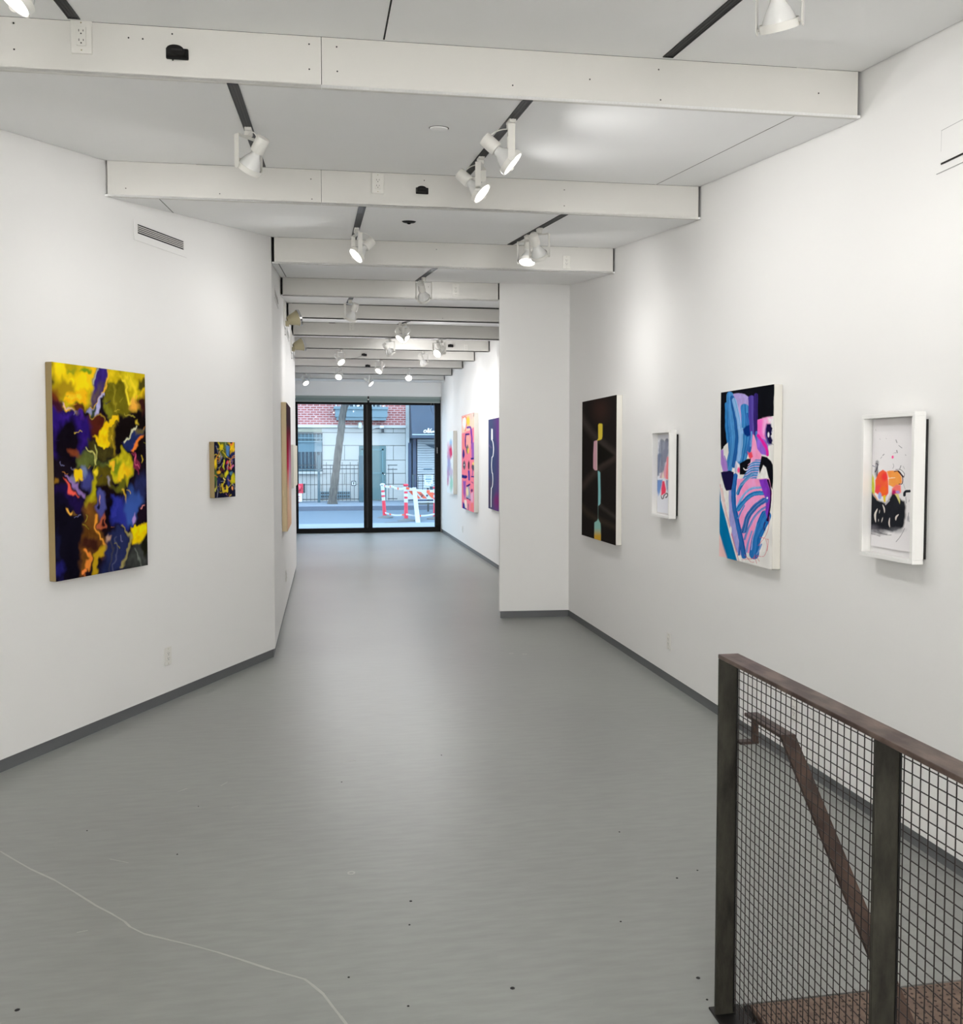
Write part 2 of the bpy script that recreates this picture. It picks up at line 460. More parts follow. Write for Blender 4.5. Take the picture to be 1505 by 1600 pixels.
hb.build('handle', M_chrome, win)
# wall above the window with a light ledge, and its joints
hd = MB()
for a, b in ((-0.64, -0.065), (-0.060, XR)): hd.box(a, b, 18.93, 18.95, 2.925, 3.168)
struct(hd.build('trim_header', M_ceil))
struct(MB().box(-0.64, XR, 18.90, 18.945, 2.885, 2.925).box(-0.64, XR, 18.945, 19.2, 2.87, ZTOP).build('trim_ledge', M_ceil))
struct(MB().box(-0.85, 2.6, YW + 0.02, YW + 0.25, 2.80, ZTOP).box(-3.6, -0.64, YW, YW + 0.2, -0.2, ZTOP).box(WXE - 0.004, 3.2, YW + 0.0, YW + 0.25, -0.2, ZTOP).build('wall_front', M_wall))
# two roller blinds, rolled up
M_blind = mat('grey_green_fabric', (150, 162, 158), 0.7)
M_blindd = mat('grey_green_dark', (126, 142, 139), 0.6)
def blind(x0, x1, label):
    e = tag(empty('roller_blind', ((x0 + x1) / 2, 18.985, 2.81)), label, 'roller blind', 'roller blinds above the shop window')
    w = (x1 - x0) / 2
    MB().lathe([(0.036, -w), (0.036, w)], 18, Matrix.Translation((0, 0, 0.037)) @ Matrix.Rotation(PI / 2, 4, 'Y')).build('roll', M_blind, e)
    MB().box(-w, w, -0.030, -0.026, -0.055, 0.04).build('fabric', M_blindd, e)
    MB().bbox(-w, w, -0.037, -0.019, -0.07, -0.048, 0.004).build('bottom_bar', mat('grey_bar', (160, 166, 163), 0.4), e)
    return e
blind(-0.62, 0.855, 'grey rolled-up roller blind above the left pane of the shop window')
rb = blind(0.895, 2.39, 'grey rolled-up roller blind above the right pane of the shop window')
br = MB(); br.lathe([(0.013, 0), (0.016, 0.01), (0.008, 0.024)], 12, Matrix.Translation((0.875, 18.955, 2.80)) @ Matrix.Rotation(PI / 2, 4, 'X')).bbox(0.86, 0.89, 18.955, 18.99, 2.76, 2.88, .003)
o = MB().bbox(-.015, .015, -.01, .03, -.05, .07, .003).build('blind_bracket', M_black, None, (0.875, 18.965, 2.81)); tag(o, 'small black bracket with a white knob between the two roller blinds', 'bracket')
MB().lathe([(0.005, 0), (0.016, 0.006), (0.014, 0.016), (0.004, 0.022)], 12, Matrix.Translation((0, -0.01, -0.01)) @ Matrix.Rotation(PI / 2, 4, 'X')).build('knob', M_white, o)
ch = MB(); cx0, cz = 2.20, 2.78
ch.tube([(cx0, 18.96, 2.80), (cx0 - 0.01, 18.955, 2.62), (cx0 + 0.03, 18.955, 2.50), (cx0 + 0.06, 18.955, 2.62), (cx0 + 0.05, 18.96, 2.80)], 0.004, 6)
o = ch.build('cord', mat('grey_cord', (90, 96, 98), 0.6), rb); o.location = (-rb.location.x, -rb.location.y, -rb.location.z)
# ================================================================ LIGHTING TRACKS
def surf_frame(k, x, y):
    """position on the sloping ceiling of bay k"""
    return Vector((x, y, zceil(k, x, y)))
TW = 0.023
def track(k, x, label, y0=None, y1=None):
    ya = yk(k, x) + 0.006 if y0 is None else y0
    yb = (yk(k + 1, x) if k + 1 < len(YK) else 18.9) - 0.03 if y1 is None else y1
    e = tag(empty('lighting_track', (x, ya, zceil(k, x, ya))), label, 'lighting track')
    L = (yb - ya); dz = SLOPE * L if k < len(YK) - 1 else 0
    ang = math.atan2(dz, L); Ls = math.hypot(L, dz)
    R = Matrix.Rotation(ang, 4, 'X')
    b = MB()
    b.box(-TW, -TW + 0.006, 0, Ls, -0.004, 0.004, R); b.box(TW - 0.006, TW, 0, Ls, -0.004, 0.004, R)
    b.box(-0.007, -0.003, 0, Ls, -0.003, 0.003, R); b.box(0.008, 0.010, 0, Ls, -0.003, 0.003, R)
    b.box(-TW, TW, 0, 0.012, -0.0045, 0.004, R); b.box(-TW, TW, Ls - 0.012, Ls, -0.0045, 0.004, R)
    b.build('channel', M_track, e)
    g = MB().box(-TW + 0.006, TW - 0.006, 0.012, Ls - 0.012, -0.0015, 0.002, R); g.build('groove', M_trackin, e)
    return e
XL_, XM_, XRt = -0.375, 0.87, 1.505
track(K0 + 0, -0.975, 'black ceiling track at the top left, ending above the nearest wall outlet')
track(K0 + 0, 1.48, 'black ceiling track at the top right, behind the nearest stepped board')
track(K0 + 1, -0.37, 'black ceiling track over the left side, carrying one unlit white spotlight')
track(K0 + 1, 0.868, 'long black ceiling track carrying two lit spotlights side by side')
track(K0 + 2, 0.230, 'short black ceiling track in the middle with one spotlight lit towards the left')
track(K0 + 2, 1.505, 'black ceiling track with a lit and an unlit spotlight, left of a small outlet')
track(K0 + 3, 0.89, 'short black ceiling track in front of the fourth board, just before the white pier')
track(K0 + 4, 0.25, 'black ceiling track end just above a small white spotlight by a black joint')
far_lab = {5: (0.94, 'black ceiling track above the pair of spotlights that point left and right'), 6: (1.55, 'black ceiling track above the far right pair of spotlights'),
           7: (0.23, 'black ceiling track far down the corridor above the spotlight with a round lit face'), 8: (0.88, 'black ceiling track above the small spotlight at mid corridor end'),
           9: (1.50, 'black ceiling track over the bright spotlight near the shop window'), 10: (-0.40, 'black ceiling track over the leftmost spotlight near the shop window')}
for n, (x, lb) in far_lab.items(): track(K0 + n, x, lb)
track(K0 + 6, 0.88, 'short black ceiling track above the unlit spotlight in the corridor middle')
track(K0 + 7, 1.49, 'black ceiling track above the unlit spotlight on the right of the corridor')
track(K0 + 9, 0.23, 'black ceiling track over the left bright spotlight near the shop window')
track(K0 + 10, 0.87, 'black ceiling track over the last unlit spotlight before the shop window')

# ================================================================ SPOTLIGHTS (white gimbal heads)
def head_meshes():
    m = {}
    # local -Z is the beam; the pivot is at the origin
    r = MB(); prof = [(0.064, -0.012), (0.064, 0.014), (0.060, 0.014), (0.060, -0.012), (0.064, -0.012)]
    r.lathe(prof, 36, caps=False); r.lathe([(0.0045, 0), (0.0045, 0.012), (0.003, 0.014)], 10, Matrix.Translation((0.062, 0, 0)) @ Matrix.Rotation(PI / 2, 4, 'Y'))
    r.lathe([(0.0045, 0), (0.0045, 0.012), (0.003, 0.014)], 10, Matrix.Translation((-0.062, 0, 0)) @ Matrix.Rotation(-PI / 2, 4, 'Y'))
    m['ring'] = r.mesh('ring', M_whitem)
    b = MB(); b.lathe([(0.057, -0.010), (0.0575, 0.002), (0.052, 0.022), (0.040, 0.048), (0.026, 0.070), (0.021, 0.084), (0.021, 0.094)], 32, caps=False)
    m['reflector_bulb'] = b.mesh('reflector_bulb', mat('white_glass_bulb', (224, 224, 222), 0.18))
    for nm, mt in (('lens_lit', M_lens), ('lens_off', M_lensoff)):
        l = MB(); l.lathe([(0.0, -0.0165), (0.02, -0.0160), (0.040, -0.0140), (0.052, -0.0110), (0.057, -0.0095), (0.0575, -0.008)], 32, caps=False); m[nm] = l.mesh('lens', mt)
    s = MB(); s.lathe([(0.020, 0.088), (0.032, 0.090), (0.0335, 0.094), (0.0335, 0.162), (0.031, 0.168), (0.010, 0.170)], 28)
    m['socket'] = s.mesh('socket', M_whitem)
    a = MB(); a.bbox(-0.017, 0.017, -0.038, 0.038, -0.016, 0.004, 0.003); a.lathe([(0.021, -0.016), (0.021, -0.036), (0.016, -0.040), (0.006, -0.046)], 24, caps=True)
    m['adapter'] = a.mesh('adapter', M_whitem)
    y = MB(); w = 0.0755; t = 0.003; h = 0.0165; zt, zb = -0.046, -0.195
    y.bbox(-w, w, -h, h, zt - t, zt, 0.001)
    for s_ in (-1, 1):
        y.bbox(min(s_ * w, s_ * (w - t)), max(s_ * w, s_ * (w - t)), -h, h, zb, zt, 0.001)
        y.lathe([(h, 0), (h, t)], 16, Matrix.Translation((s_ * w - (t if s_ > 0 else 0), 0, zb)) @ Matrix.Rotation(PI / 2, 4, 'Y'))
    m['yoke'] = y.mesh('yoke', M_whitem)
    return m
HM = head_meshes()
PIVOT = Vector((0, 0, -0.195))
SPOTS = []
def spotlight(k, x, y, target, label, lit=True, power=1.0, angle=100, glow=None):
    p = surf_frame(k, x, y)
    e = tag(empty('track_spotlight', p), label, 'spotlight', 'white track spotlights on the ceiling')
    tgt = Vector(target); d = (tgt - (p + PIVOT)).normalized()
    az = math.atan2(d.y, d.x)
    put('adapter', HM['adapter'], e, (0, 0, 0), (math.atan(SLOPE), 0, 0))
    put('yoke', HM['yoke'], e, (0, 0, 0), (0, 0, az - PI / 2))
    # head frame: X = pivot axis (horizontal, across the beam), -Z = beam
    zax = -d; xax = Vector((-math.sin(az), math.cos(az), 0)) * -1; yax = zax.cross(xax)
    R = Matrix((xax, yax, zax)).transposed(); q = R.to_quaternion()
    put('ring', HM['ring'], e, PIVOT, q)
    bl = put('reflector_bulb', HM['reflector_bulb'], e, PIVOT, q)
    put('lens', HM['lens_lit' if lit else 'lens_off'], bl)
    put('socket', HM['socket'], e, PIVOT, q)
    # lead from the adapter to the back of the socket
    b = PIVOT + q @ Vector((0, 0, 0.164)); a = Vector((0.0, 0.0, -0.040))
    side = Vector((-math.sin(az), math.cos(az), 0)) * 0.03 - Vector((d.x, d.y, 0)) * 0.05
    pts = []
    for i in range(13):
        t = i / 12.0; c = a.lerp(b, t) + side * math.sin(PI * t) + Vector((0, 0, 0.012 * math.sin(2 * PI * t)))
        pts.append(c)
    MB().tube(pts, 0.0028, 6).build('lead', M_whitem, e)
    if lit:
        L = bpy.data.lights.new('lamp_beam', 'SPOT'); L.energy = SPOT_W * power; L.color = LAMP_COL
        L.spot_size = math.radians(angle); L.spot_blend = 1.0; L.shadow_soft_size = 0.02
        lo = bpy.data.objects.new('lamp_beam', L); COL.objects.link(lo); lo.parent = e
        lo.location = PIVOT + d * 0.03
        lo.rotation_mode = 'QUATERNION'; lo.rotation_quaternion = q
        # the frosted face also glows sideways, on to the nearby ceiling
        G = bpy.data.lights.new('lamp_glow', 'SPOT'); G.energy = SPOT_W * GLOW * (glow if glow is not None else min(power, 1.3)); G.color = LAMP_COL
        G.spot_size = math.radians(178); G.spot_blend = 1.0; G.shadow_soft_size = 0.025
        go = bpy.data.objects.new('lamp_glow', G); COL.objects.link(go); go.parent = e
        go.location = PIVOT + d * 0.035; go.rotation_mode = 'QUATERNION'; go.rotation_quaternion = q
    return e

# near ones
spotlight(K0 + 0, -0.965, 3.12, (-2.1, 2.75, 1.55), 'lit spotlight cut by the top left corner of the view, left of the nearest outlet', power=0.3, glow=0.3)
spotlight(K0 + 0, 1.495, 2.83, (2.15, 3.6, 1.3), 'spotlight seen from behind at the top right edge of the view', power=0.5)
spotlight(K0 + 1, -0.37, 4.66, (-1.35, 5.65, 1.5), 'spotlight seen from behind on the left black track, aimed at the large yellow painting', power=0.6, glow=0.6)
spotlight(K0 + 1, 0.868, 4.20, (2.4, 3.94, 1.65), 'upper of the two lit spotlights on the long black track, narrow lit face', power=0.3, glow=0.8)
spotlight(K0 + 1, 0.868, 5.04, (2.4, 4.44, 1.6), 'lower of the two lit spotlights on the long black track, wide lit face', power=0.3, glow=0.8)
spotlight(K0 + 2, 0.230, 6.66, (-1.35, 6.15, 1.5), 'lit spotlight on the middle track, facing down to the left', power=0.7, glow=0.35)
spotlight(K0 + 2, 1.505, 6.68, (1.1, 6.05, 0.5), 'lit spotlight facing down on the track left of the small outlet', power=0.3, glow=0.8)
spotlight(K0 + 2, 1.505, 6.28, (2.4, 7.5, 1.5), 'spotlight seen from behind with a round ring, nearest the outlet above the black painting', power=0.72, glow=0.7)
spotlight(K0 + 3, 0.90, 8.34, (1.6, 10.4, 1.3), 'spotlight seen from behind against the fourth board, left of the pier', power=0.8, glow=0.25)
spotlight(K0 + 4, 0.25, 9.27, (-0.42, 10.0, 1.4), 'small white spotlight hanging under the black joint, turned away to the left', power=0.45)
# far ones
spotlight(K0 + 5, 0.90, 11.0, (-0.42, 10.4, 1.5), 'left head of the spotlight pair that spreads like a V', power=FAR * 0.4)
spotlight(K0 + 5, 0.97, 11.1, (2.4, 10.3, 1.5), 'right head of the spotlight pair that spreads like a V', power=FAR * 0.3)
spotlight(K0 + 6, 1.52, 12.35, (0.2, 11.0, 1.7), 'left head of the far pair beside the black box on the right, lit face up', power=FAR)
spotlight(K0 + 6, 1.60, 12.5, (2.4, 13.0, 1.5), 'right head of the far pair beside the black box, turned away', power=FAR * 0.45)
spotlight(K0 + 6, 0.88, 12.5, (2.3, 14.2, 1.5), 'small spotlight in the corridor middle turned away, under a short track', power=FAR)
spotlight(K0 + 7, 0.23, 13.85, (1.6, 12.3, 1.0), 'left corridor spotlight with a lit face turned to the right', power=FAR * 0.8)
spotlight(K0 + 7, 1.49, 13.85, (2.4, 15.0, 1.5), 'right corridor spotlight turned away towards the pink painting', power=FAR * 0.7)
spotlight(K0 + 8, 0.88, 15.2, (-0.4, 13.9, 1.1), 'corridor spotlight with a lit face turned down left, between two black boxes', power=FAR)
spotlight(K0 + 9, 1.50, 16.5, (1.3, 14.2, 1.2), 'bright spotlight near the shop window facing the viewer, on the right', power=FAR * 0.7)
spotlight(K0 + 9, 0.23, 16.5, (-0.4, 14.6, 1.3), 'bright spotlight near the shop window facing the viewer, on the left', power=FAR * 0.7)
spotlight(K0 + 10, -0.38, 17.7, (0.8, 16.2, 1.2), 'leftmost lit spotlight, just above the left pane of the shop window', power=FAR * 0.7)
spotlight(K0 + 10, 0.87, 17.75, (2.4, 17.0, 1.5), 'last small spotlight before the shop window, above the mullion', power=FAR)
# unseen fittings behind the viewer; the rear-track lamps are added as fill
track(K0 - 1, 0.87, 'black ceiling track over the stair side, out of view above the viewer')
track(K0 - 1, -1.2, 'black ceiling track over the left side, out of view above the viewer')
track(K0 - 2, 1.3, 'black ceiling track behind the viewer on the right')
track(K0 - 3, 0.6, 'added unseen black ceiling track for the fill spotlights at the rear, right of the middle')
track(K0 - 3, -0.9, 'added unseen black ceiling track for the fill spotlights at the rear, left of the middle')
spotlight(K0 - 1, 0.87, 1.55, (2.4, 2.35, 1.65), 'spotlight above the viewer aimed at the right wall over the stair', power=0.35, glow=0.3, angle=120)
spotlight(K0 - 1, 0.87, 0.65, (2.4, 0.6, 1.7), 'spotlight above the viewer aimed at the right wall behind the stair', power=0.5, angle=120)
spotlight(K0 - 1, -1.2, 1.5, (-2.9, 2.1, 1.5), 'spotlight above the viewer aimed at the left wall', power=0.5, glow=0.3, angle=120)
for k_, x_, y_, lb_ in ((K0 - 3, 0.6, -1.9, 'added unseen fill spotlight, front of the right rear track, washing the rear wall'), (K0 - 3, -0.9, -1.9, 'added unseen fill spotlight, front of the left rear track, washing the rear wall'),
        (K0 - 3, 0.6, -2.8, 'added unseen fill spotlight, back of the right rear track, washing the rear wall'), (K0 - 3, -0.9, -2.8, 'added unseen fill spotlight, back of the left rear track, washing the rear wall')):
    spotlight(k_, x_, y_, (x_ * 1.6, -4.9, 1.4), lb_, power=REAR_FILL, angle=110, glow=0.0)  # added fill: bounces off the rear wall to brighten the ceiling steps

# ================================================================ OUTLETS
def outlet_meshes():
    p = MB(); p.bbox(-0.036, 0.036, -0.006, 0.0, -0.059, 0.059, 0.002)
    f = MB(); f.bbox(-0.0167, 0.0167, -0.0085, -0.005, -0.0335, 0.0335, 0.001)
    s = MB()
    for c in (0.0165, -0.0165):
        s.box(-0.0085, -0.0063, -0.0089, -0.0084, c - 0.001, c + 0.007); s.box(0.0063, 0.0085, -0.0089, -0.0084, c, c + 0.0065)
        s.lathe([(0.0026, 0), (0.0026, 0.0005)], 10, Matrix.Translation((0, -0.0084, c - 0.0075)) @ Matrix.Rotation(PI / 2, 4, 'X'))
    q = MB()
    for c in (0.048, -0.048): q.lathe([(0.0028, 0), (0.002, 0.0012)], 10, Matrix.Translation((0, -0.006, c)) @ Matrix.Rotation(PI / 2, 4, 'X'))
    return p.mesh('cover_plate', M_white), f.mesh('socket_face', M_white), s.mesh('slots', M_dark), q.mesh('screw', M_offwhite)
OP, OF, OS, OQ = outlet_meshes()
def outlet(loc, rz, label, s=1.0):
    e = tag(empty('wall_outlet', loc, rz), label, 'outlet', 'white electrical outlets'); e.scale = (s, s, s)
    put('cover_plate', OP, e); f = put('socket_face', OF, e); put('slots', OS, f); put('screw', OQ, e)
    return e
def on_riser(k, x, z): return (x, yk(k, x) - 0.0005, z)
outlet(on_riser(K0 + 1, -0.955, 3.315), 0, 'white outlet on the nearest ceiling board, below the end of a black track', 1.12)
outlet(on_riser(K0 + 2, 0.325, 3.31), 0, 'white outlet on the second ceiling board, left of a black cable clip', 1.05)
outlet(on_riser(K0 + 3, 1.99, 3.25), 0, 'white outlet on the third ceiling board, right of two spotlights', 0.9)
outlet(on_riser(K0 + 4, 1.27, 3.268), 0, 'white outlet on the fourth ceiling board, left of the pier', 1.0)
outlet(on_riser(K0 + 6, 0.335, 3.30), 0, 'faint white outlet beside a black clip deep in the corridor ceiling', 0.9)
outlet(on_riser(K0 + 7, 2.05, 3.23), 0, 'faint white outlet on the far board right of a black clip', 0.8)
az = math.atan2(AN[1], AN[0]) + PI / 2
lo = onX(0, 0, 0)
def on_left(x, y, off=0.0): return on_plane(x, y, (AN[0], AN[1], 0), float(AN @ A0) + off)
p = on_left(262, 1025, 0.001); outlet(tuple(p), az, 'white outlet low on the angled left wall, below the small painting', 1.0)
p = onX(1046, 1002, XR - 0.001); outlet(tuple(p), -PI / 2, 'white outlet low on the right wall, left of the mesh railing', 1.0)
p = onX(1243, 1110, XR - 0.001); outlet(tuple(p), -PI / 2, 'white outlet low on the right wall, seen through the mesh railing', 1.0)
p = onX(723, 827, XR - 0.001); outlet(tuple(p), -PI / 2, 'white outlet low on the far right wall below the tall pink painting', 1.0)
p = onX(447, 900, -0.424); outlet(tuple(p), PI / 2, 'white outlet low on the corridor left wall below the red gradient painting', 1.0)

# ================================================================ BLACK CABLE CLIPS on the boards
def clip(k, x, z, label, w=0.088, h=0.05):
    e = tag(empty('cable_clip', on_riser(k, x, z)), label, 'clip', 'black plastic clips on the ceiling boards')
    b = MB(); b.bbox(-w / 2, w / 2, -0.012, 0, -h / 2, h / 2 * 0.75, 0.003)
    b.build('back_plate', M_black, e)
    c = MB(); n = 14; pts = []
    for i in range(n + 1):
        a = PI * i / n; pts.append((math.cos(a) * w * 0.42 - w * 0.06, math.sin(a) * h * 0.42 + h * 0.1))
    pts = [(w * 0.36, -h * 0.38)] + pts + [(-w * 0.48, -h * 0.38)]
    vs = [(px, -0.012, pz) for px, pz in pts] + [(px * 0.9, -0.034, pz * 0.86) for px, pz in pts]; m_ = len(pts)
    c._add(vs, [list(range(m_)), [i + m_ for i in range(m_)][::-1]] + [(i, (i + 1) % m_, (i + 1) % m_ + m_, i + m_) for i in range(m_)])
    c.build('cover', M_black, e)
    d = MB(); d.bbox(-w * 0.2, w * 0.28, -0.036, -0.034, -h * 0.05, h * 0.12, .001); d.build('slot', M_dark, e)
    return e
clip(K0 + 1, -0.585, 3.272, 'largest black plastic clip, on the nearest ceiling board right of the outlet')
clip(K0 + 2, 0.597, 3.278, 'black plastic clip on the second ceiling board, right of the outlet', 0.078, 0.044)
clip(K0 + 6, 0.085, 3.365, 'black clip on the far board left of the faint outlet', 0.085, 0.05)
clip(K0 + 7, 1.82, 3.252, 'black clip on the far board beside the right pair of spotlights', 0.08, 0.045)
clip(K0 + 8, 0.61, 3.243, 'black clip with a dangling wire at mid corridor', 0.085, 0.045)
cw = MB(); cw.tube([(0.59, yk(12, .5) - 0.03, 3.23), (0.50, yk(12, .5) - 0.06, 3.19), (0.40, yk(12, .5) - 0.04, 3.175)], 0.004, 6)
cw = cw.build('loose_wire', mat('grey_wire', (150, 150, 148), .5)); tag(cw, 'thin loose grey wire hanging from the mid corridor clip', 'wire')
clip(K0 + 9, 0.725, 3.196, 'black clip on the board nearest the shop window end', 0.085, 0.045)

# ================================================================ CEILING DISCS
def disc(k, x, y, dark, label, nm, cat):
    e = tag(empty(nm, surf_frame(k, x, y)), label, cat); e.rotation_euler = (math.atan(SLOPE), 0, 0)
    b = MB(); b.lathe([(0.0, -0.010), (0.036, -0.009), (0.043, -0.006), (0.045, -0.001)], 32, caps=False)
    b.build('cover_plate' if not dark else 'escutcheon', M_ceil if not dark else M_dark, e)
    g = MB(); g.lathe([(0.049, -0.0012), (0.049, 0.001)], 32); g.build('rim', M_gap if not dark else M_dark, e)
    if dark: MB().lathe([(0.018, -0.008), (0.010, -0.018), (0.0, -0.020)], 20).build('sprinkler_tip', M_black, e)
disc(K0 + 1, 0.555, 4.43, False, 'round white cover plate with a dark rim between the first two ceiling boards', 'sprinkler_cover', 'sprinkler')
disc(K0 + 2, 0.57, 6.215, True, 'small dark recessed sprinkler between the second and third ceiling boards', 'ceiling_sprinkler', 'sprinkler')

# ================================================================ AIR GRILLES on the left walls
def grille(loc, rz, w, h, slots, label, sw=None, sh=None, oz=0.0):
    e = tag(empty('air_grille', loc, rz), label, 'air vent')
    sw = sw or w * 0.86; sh = sh or h * 0.4
    b = MB(); t = 0.004
    b.box(-w / 2, w / 2, -t, 0.0, oz + sh / 2, h / 2); b.box(-w / 2, w / 2, -t, 0.0, -h / 2, oz - sh / 2)
    b.box(-w / 2, -sw / 2, -t, 0.0, oz - sh / 2, oz + sh / 2); b.box(sw / 2, w / 2, -t, 0.0, oz - sh / 2, oz + sh / 2)
    b.build('frame', M_wall, e)
    MB().box(-sw / 2, sw / 2, -0.0015, -0.0005, oz - sh / 2, oz + sh / 2).build('duct_opening', M_dark, e)
    for i in range(slots):
        z = oz - sh / 2 + sh * (i + 1) / (slots + 1)
        MB().box(-sw / 2, sw / 2, -0.006, -0.0016, z - 0.0022, z + 0.0022).build('slat', M_white, e)
    return e
pc = (on_left(208.5, 360) + on_left(291, 387)) / 2
Lw = np.linalg.norm(on_left(208.5, 360)[:2] - on_left(291, 387)[:2])
grille((pc[0] + AN[0] * .0012, pc[1] + AN[1] * .0012, 3.038), az, Lw, 0.125, 4, 'white slotted air grille high on the angled left wall', sw=0.475, sh=0.058, oz=0.012)
grille((-0.4215, 8.08, 3.015), PI / 2, 0.62, 0.10, 2, 'slim air grille high on the corridor left wall, nearest', sh=0.05)
grille((-0.4235, 10.6, 3.02), PI / 2, 0.5, 0.10, 2, 'slim air grille high on the corridor left wall, between the two beige lamps', sh=0.05)
grille((-0.4255, 12.55, 2.98), PI / 2, 0.5, 0.10, 2, 'slim air grille high at the end of the corridor left wall', sh=0.06)

# access panel high on the right wall
e = tag(empty('access_panel', (XR - 0.001, 3.05, 2.84)), 'flush white access panel with a dark slot, high on the right wall', 'access panel')
ap = MB(); ap.box(-0.003, 0, -0.5, 0.187, -0.045, 0.08); ap.build('panel', M_wall, e)
ap = MB(); ap.box(-0.002, 0.0, -0.5, 0.19, 0.080, 0.0825); ap.box(-0.002, 0, 0.187, 0.1895, 0.0, 0.08); ap.box(-0.002, 0.0, -0.5, 0.215, -0.082, -0.080)
ap.build('edge_gap', mat('soft_grey_joint', (150, 150, 150), .8), e)
MB().box(-0.0025, 0.0, -0.5, 0.189, -0.052, -0.046).build('slot', M_gap, e)

# beige lamp heads fixed to the corridor's left wall
def wall_lamp(y, z, s, label):
    e = tag(empty('wall_lamp', (-0.4215 - 0.008 * (y - 7.4) / 5.6, y, z)), label, 'wall lamp', 'beige lamps on the corridor left wall'); e.scale = (s, s, s)
    MB().bbox(0.0, 0.012, -0.16, 0.16, -0.13, 0.13, 0.003).build('back_box', M_white, e)
    MB().bbox(0.012, 0.05, -0.03, 0.03, -0.115, -0.06, 0.004).build('bracket', M_offwhite, e)
    q = Matrix.Translation((0.07, 0.0, -0.045)) @ Matrix.Rotation(math.radians(-38), 4, 'X') @ Matrix.Rotation(math.radians(68), 4, 'Y')
    h = MB(); h.lathe([(0.0, -0.045), (0.035, -0.042), (0.05, -0.02), (0.066, 0.03), (0.080, 0.07), (0.084, 0.078)], 26, q, caps=False); h.build('lamp_head', M_offwhite, e)
    r = MB(); r.lathe([(0.084, 0.072), (0.088, 0.076), (0.086, 0.096), (0.076, 0.098)], 26, q, caps=False); h2 = r.build('rim', M_chrome, e)
    MB().lathe([(0.077, 0.09), (0.05, 0.098), (0.0, 0.102)], 26, q, caps=False).build('lens', mat('frosted_lens', (225, 222, 214), 0.25), e)
    MB().lathe([(0.004, 0), (0.006, 0.008), (0.003, 0.014)], 10, Matrix.Translation((0.008, 0, -0.21))).box(0.006, 0.010, -0.002, 0.002, -0.2, -0.13).build('indicator', mat('grey_metal', (120, 118, 112), .4), e)
wall_lamp(9.72, 3.11, 1.0, 'nearer beige lamp head bracketed high on the corridor left wall')
wall_lamp(11.60, 3.06, 1.0, 'farther beige lamp head bracketed high on the corridor left wall')
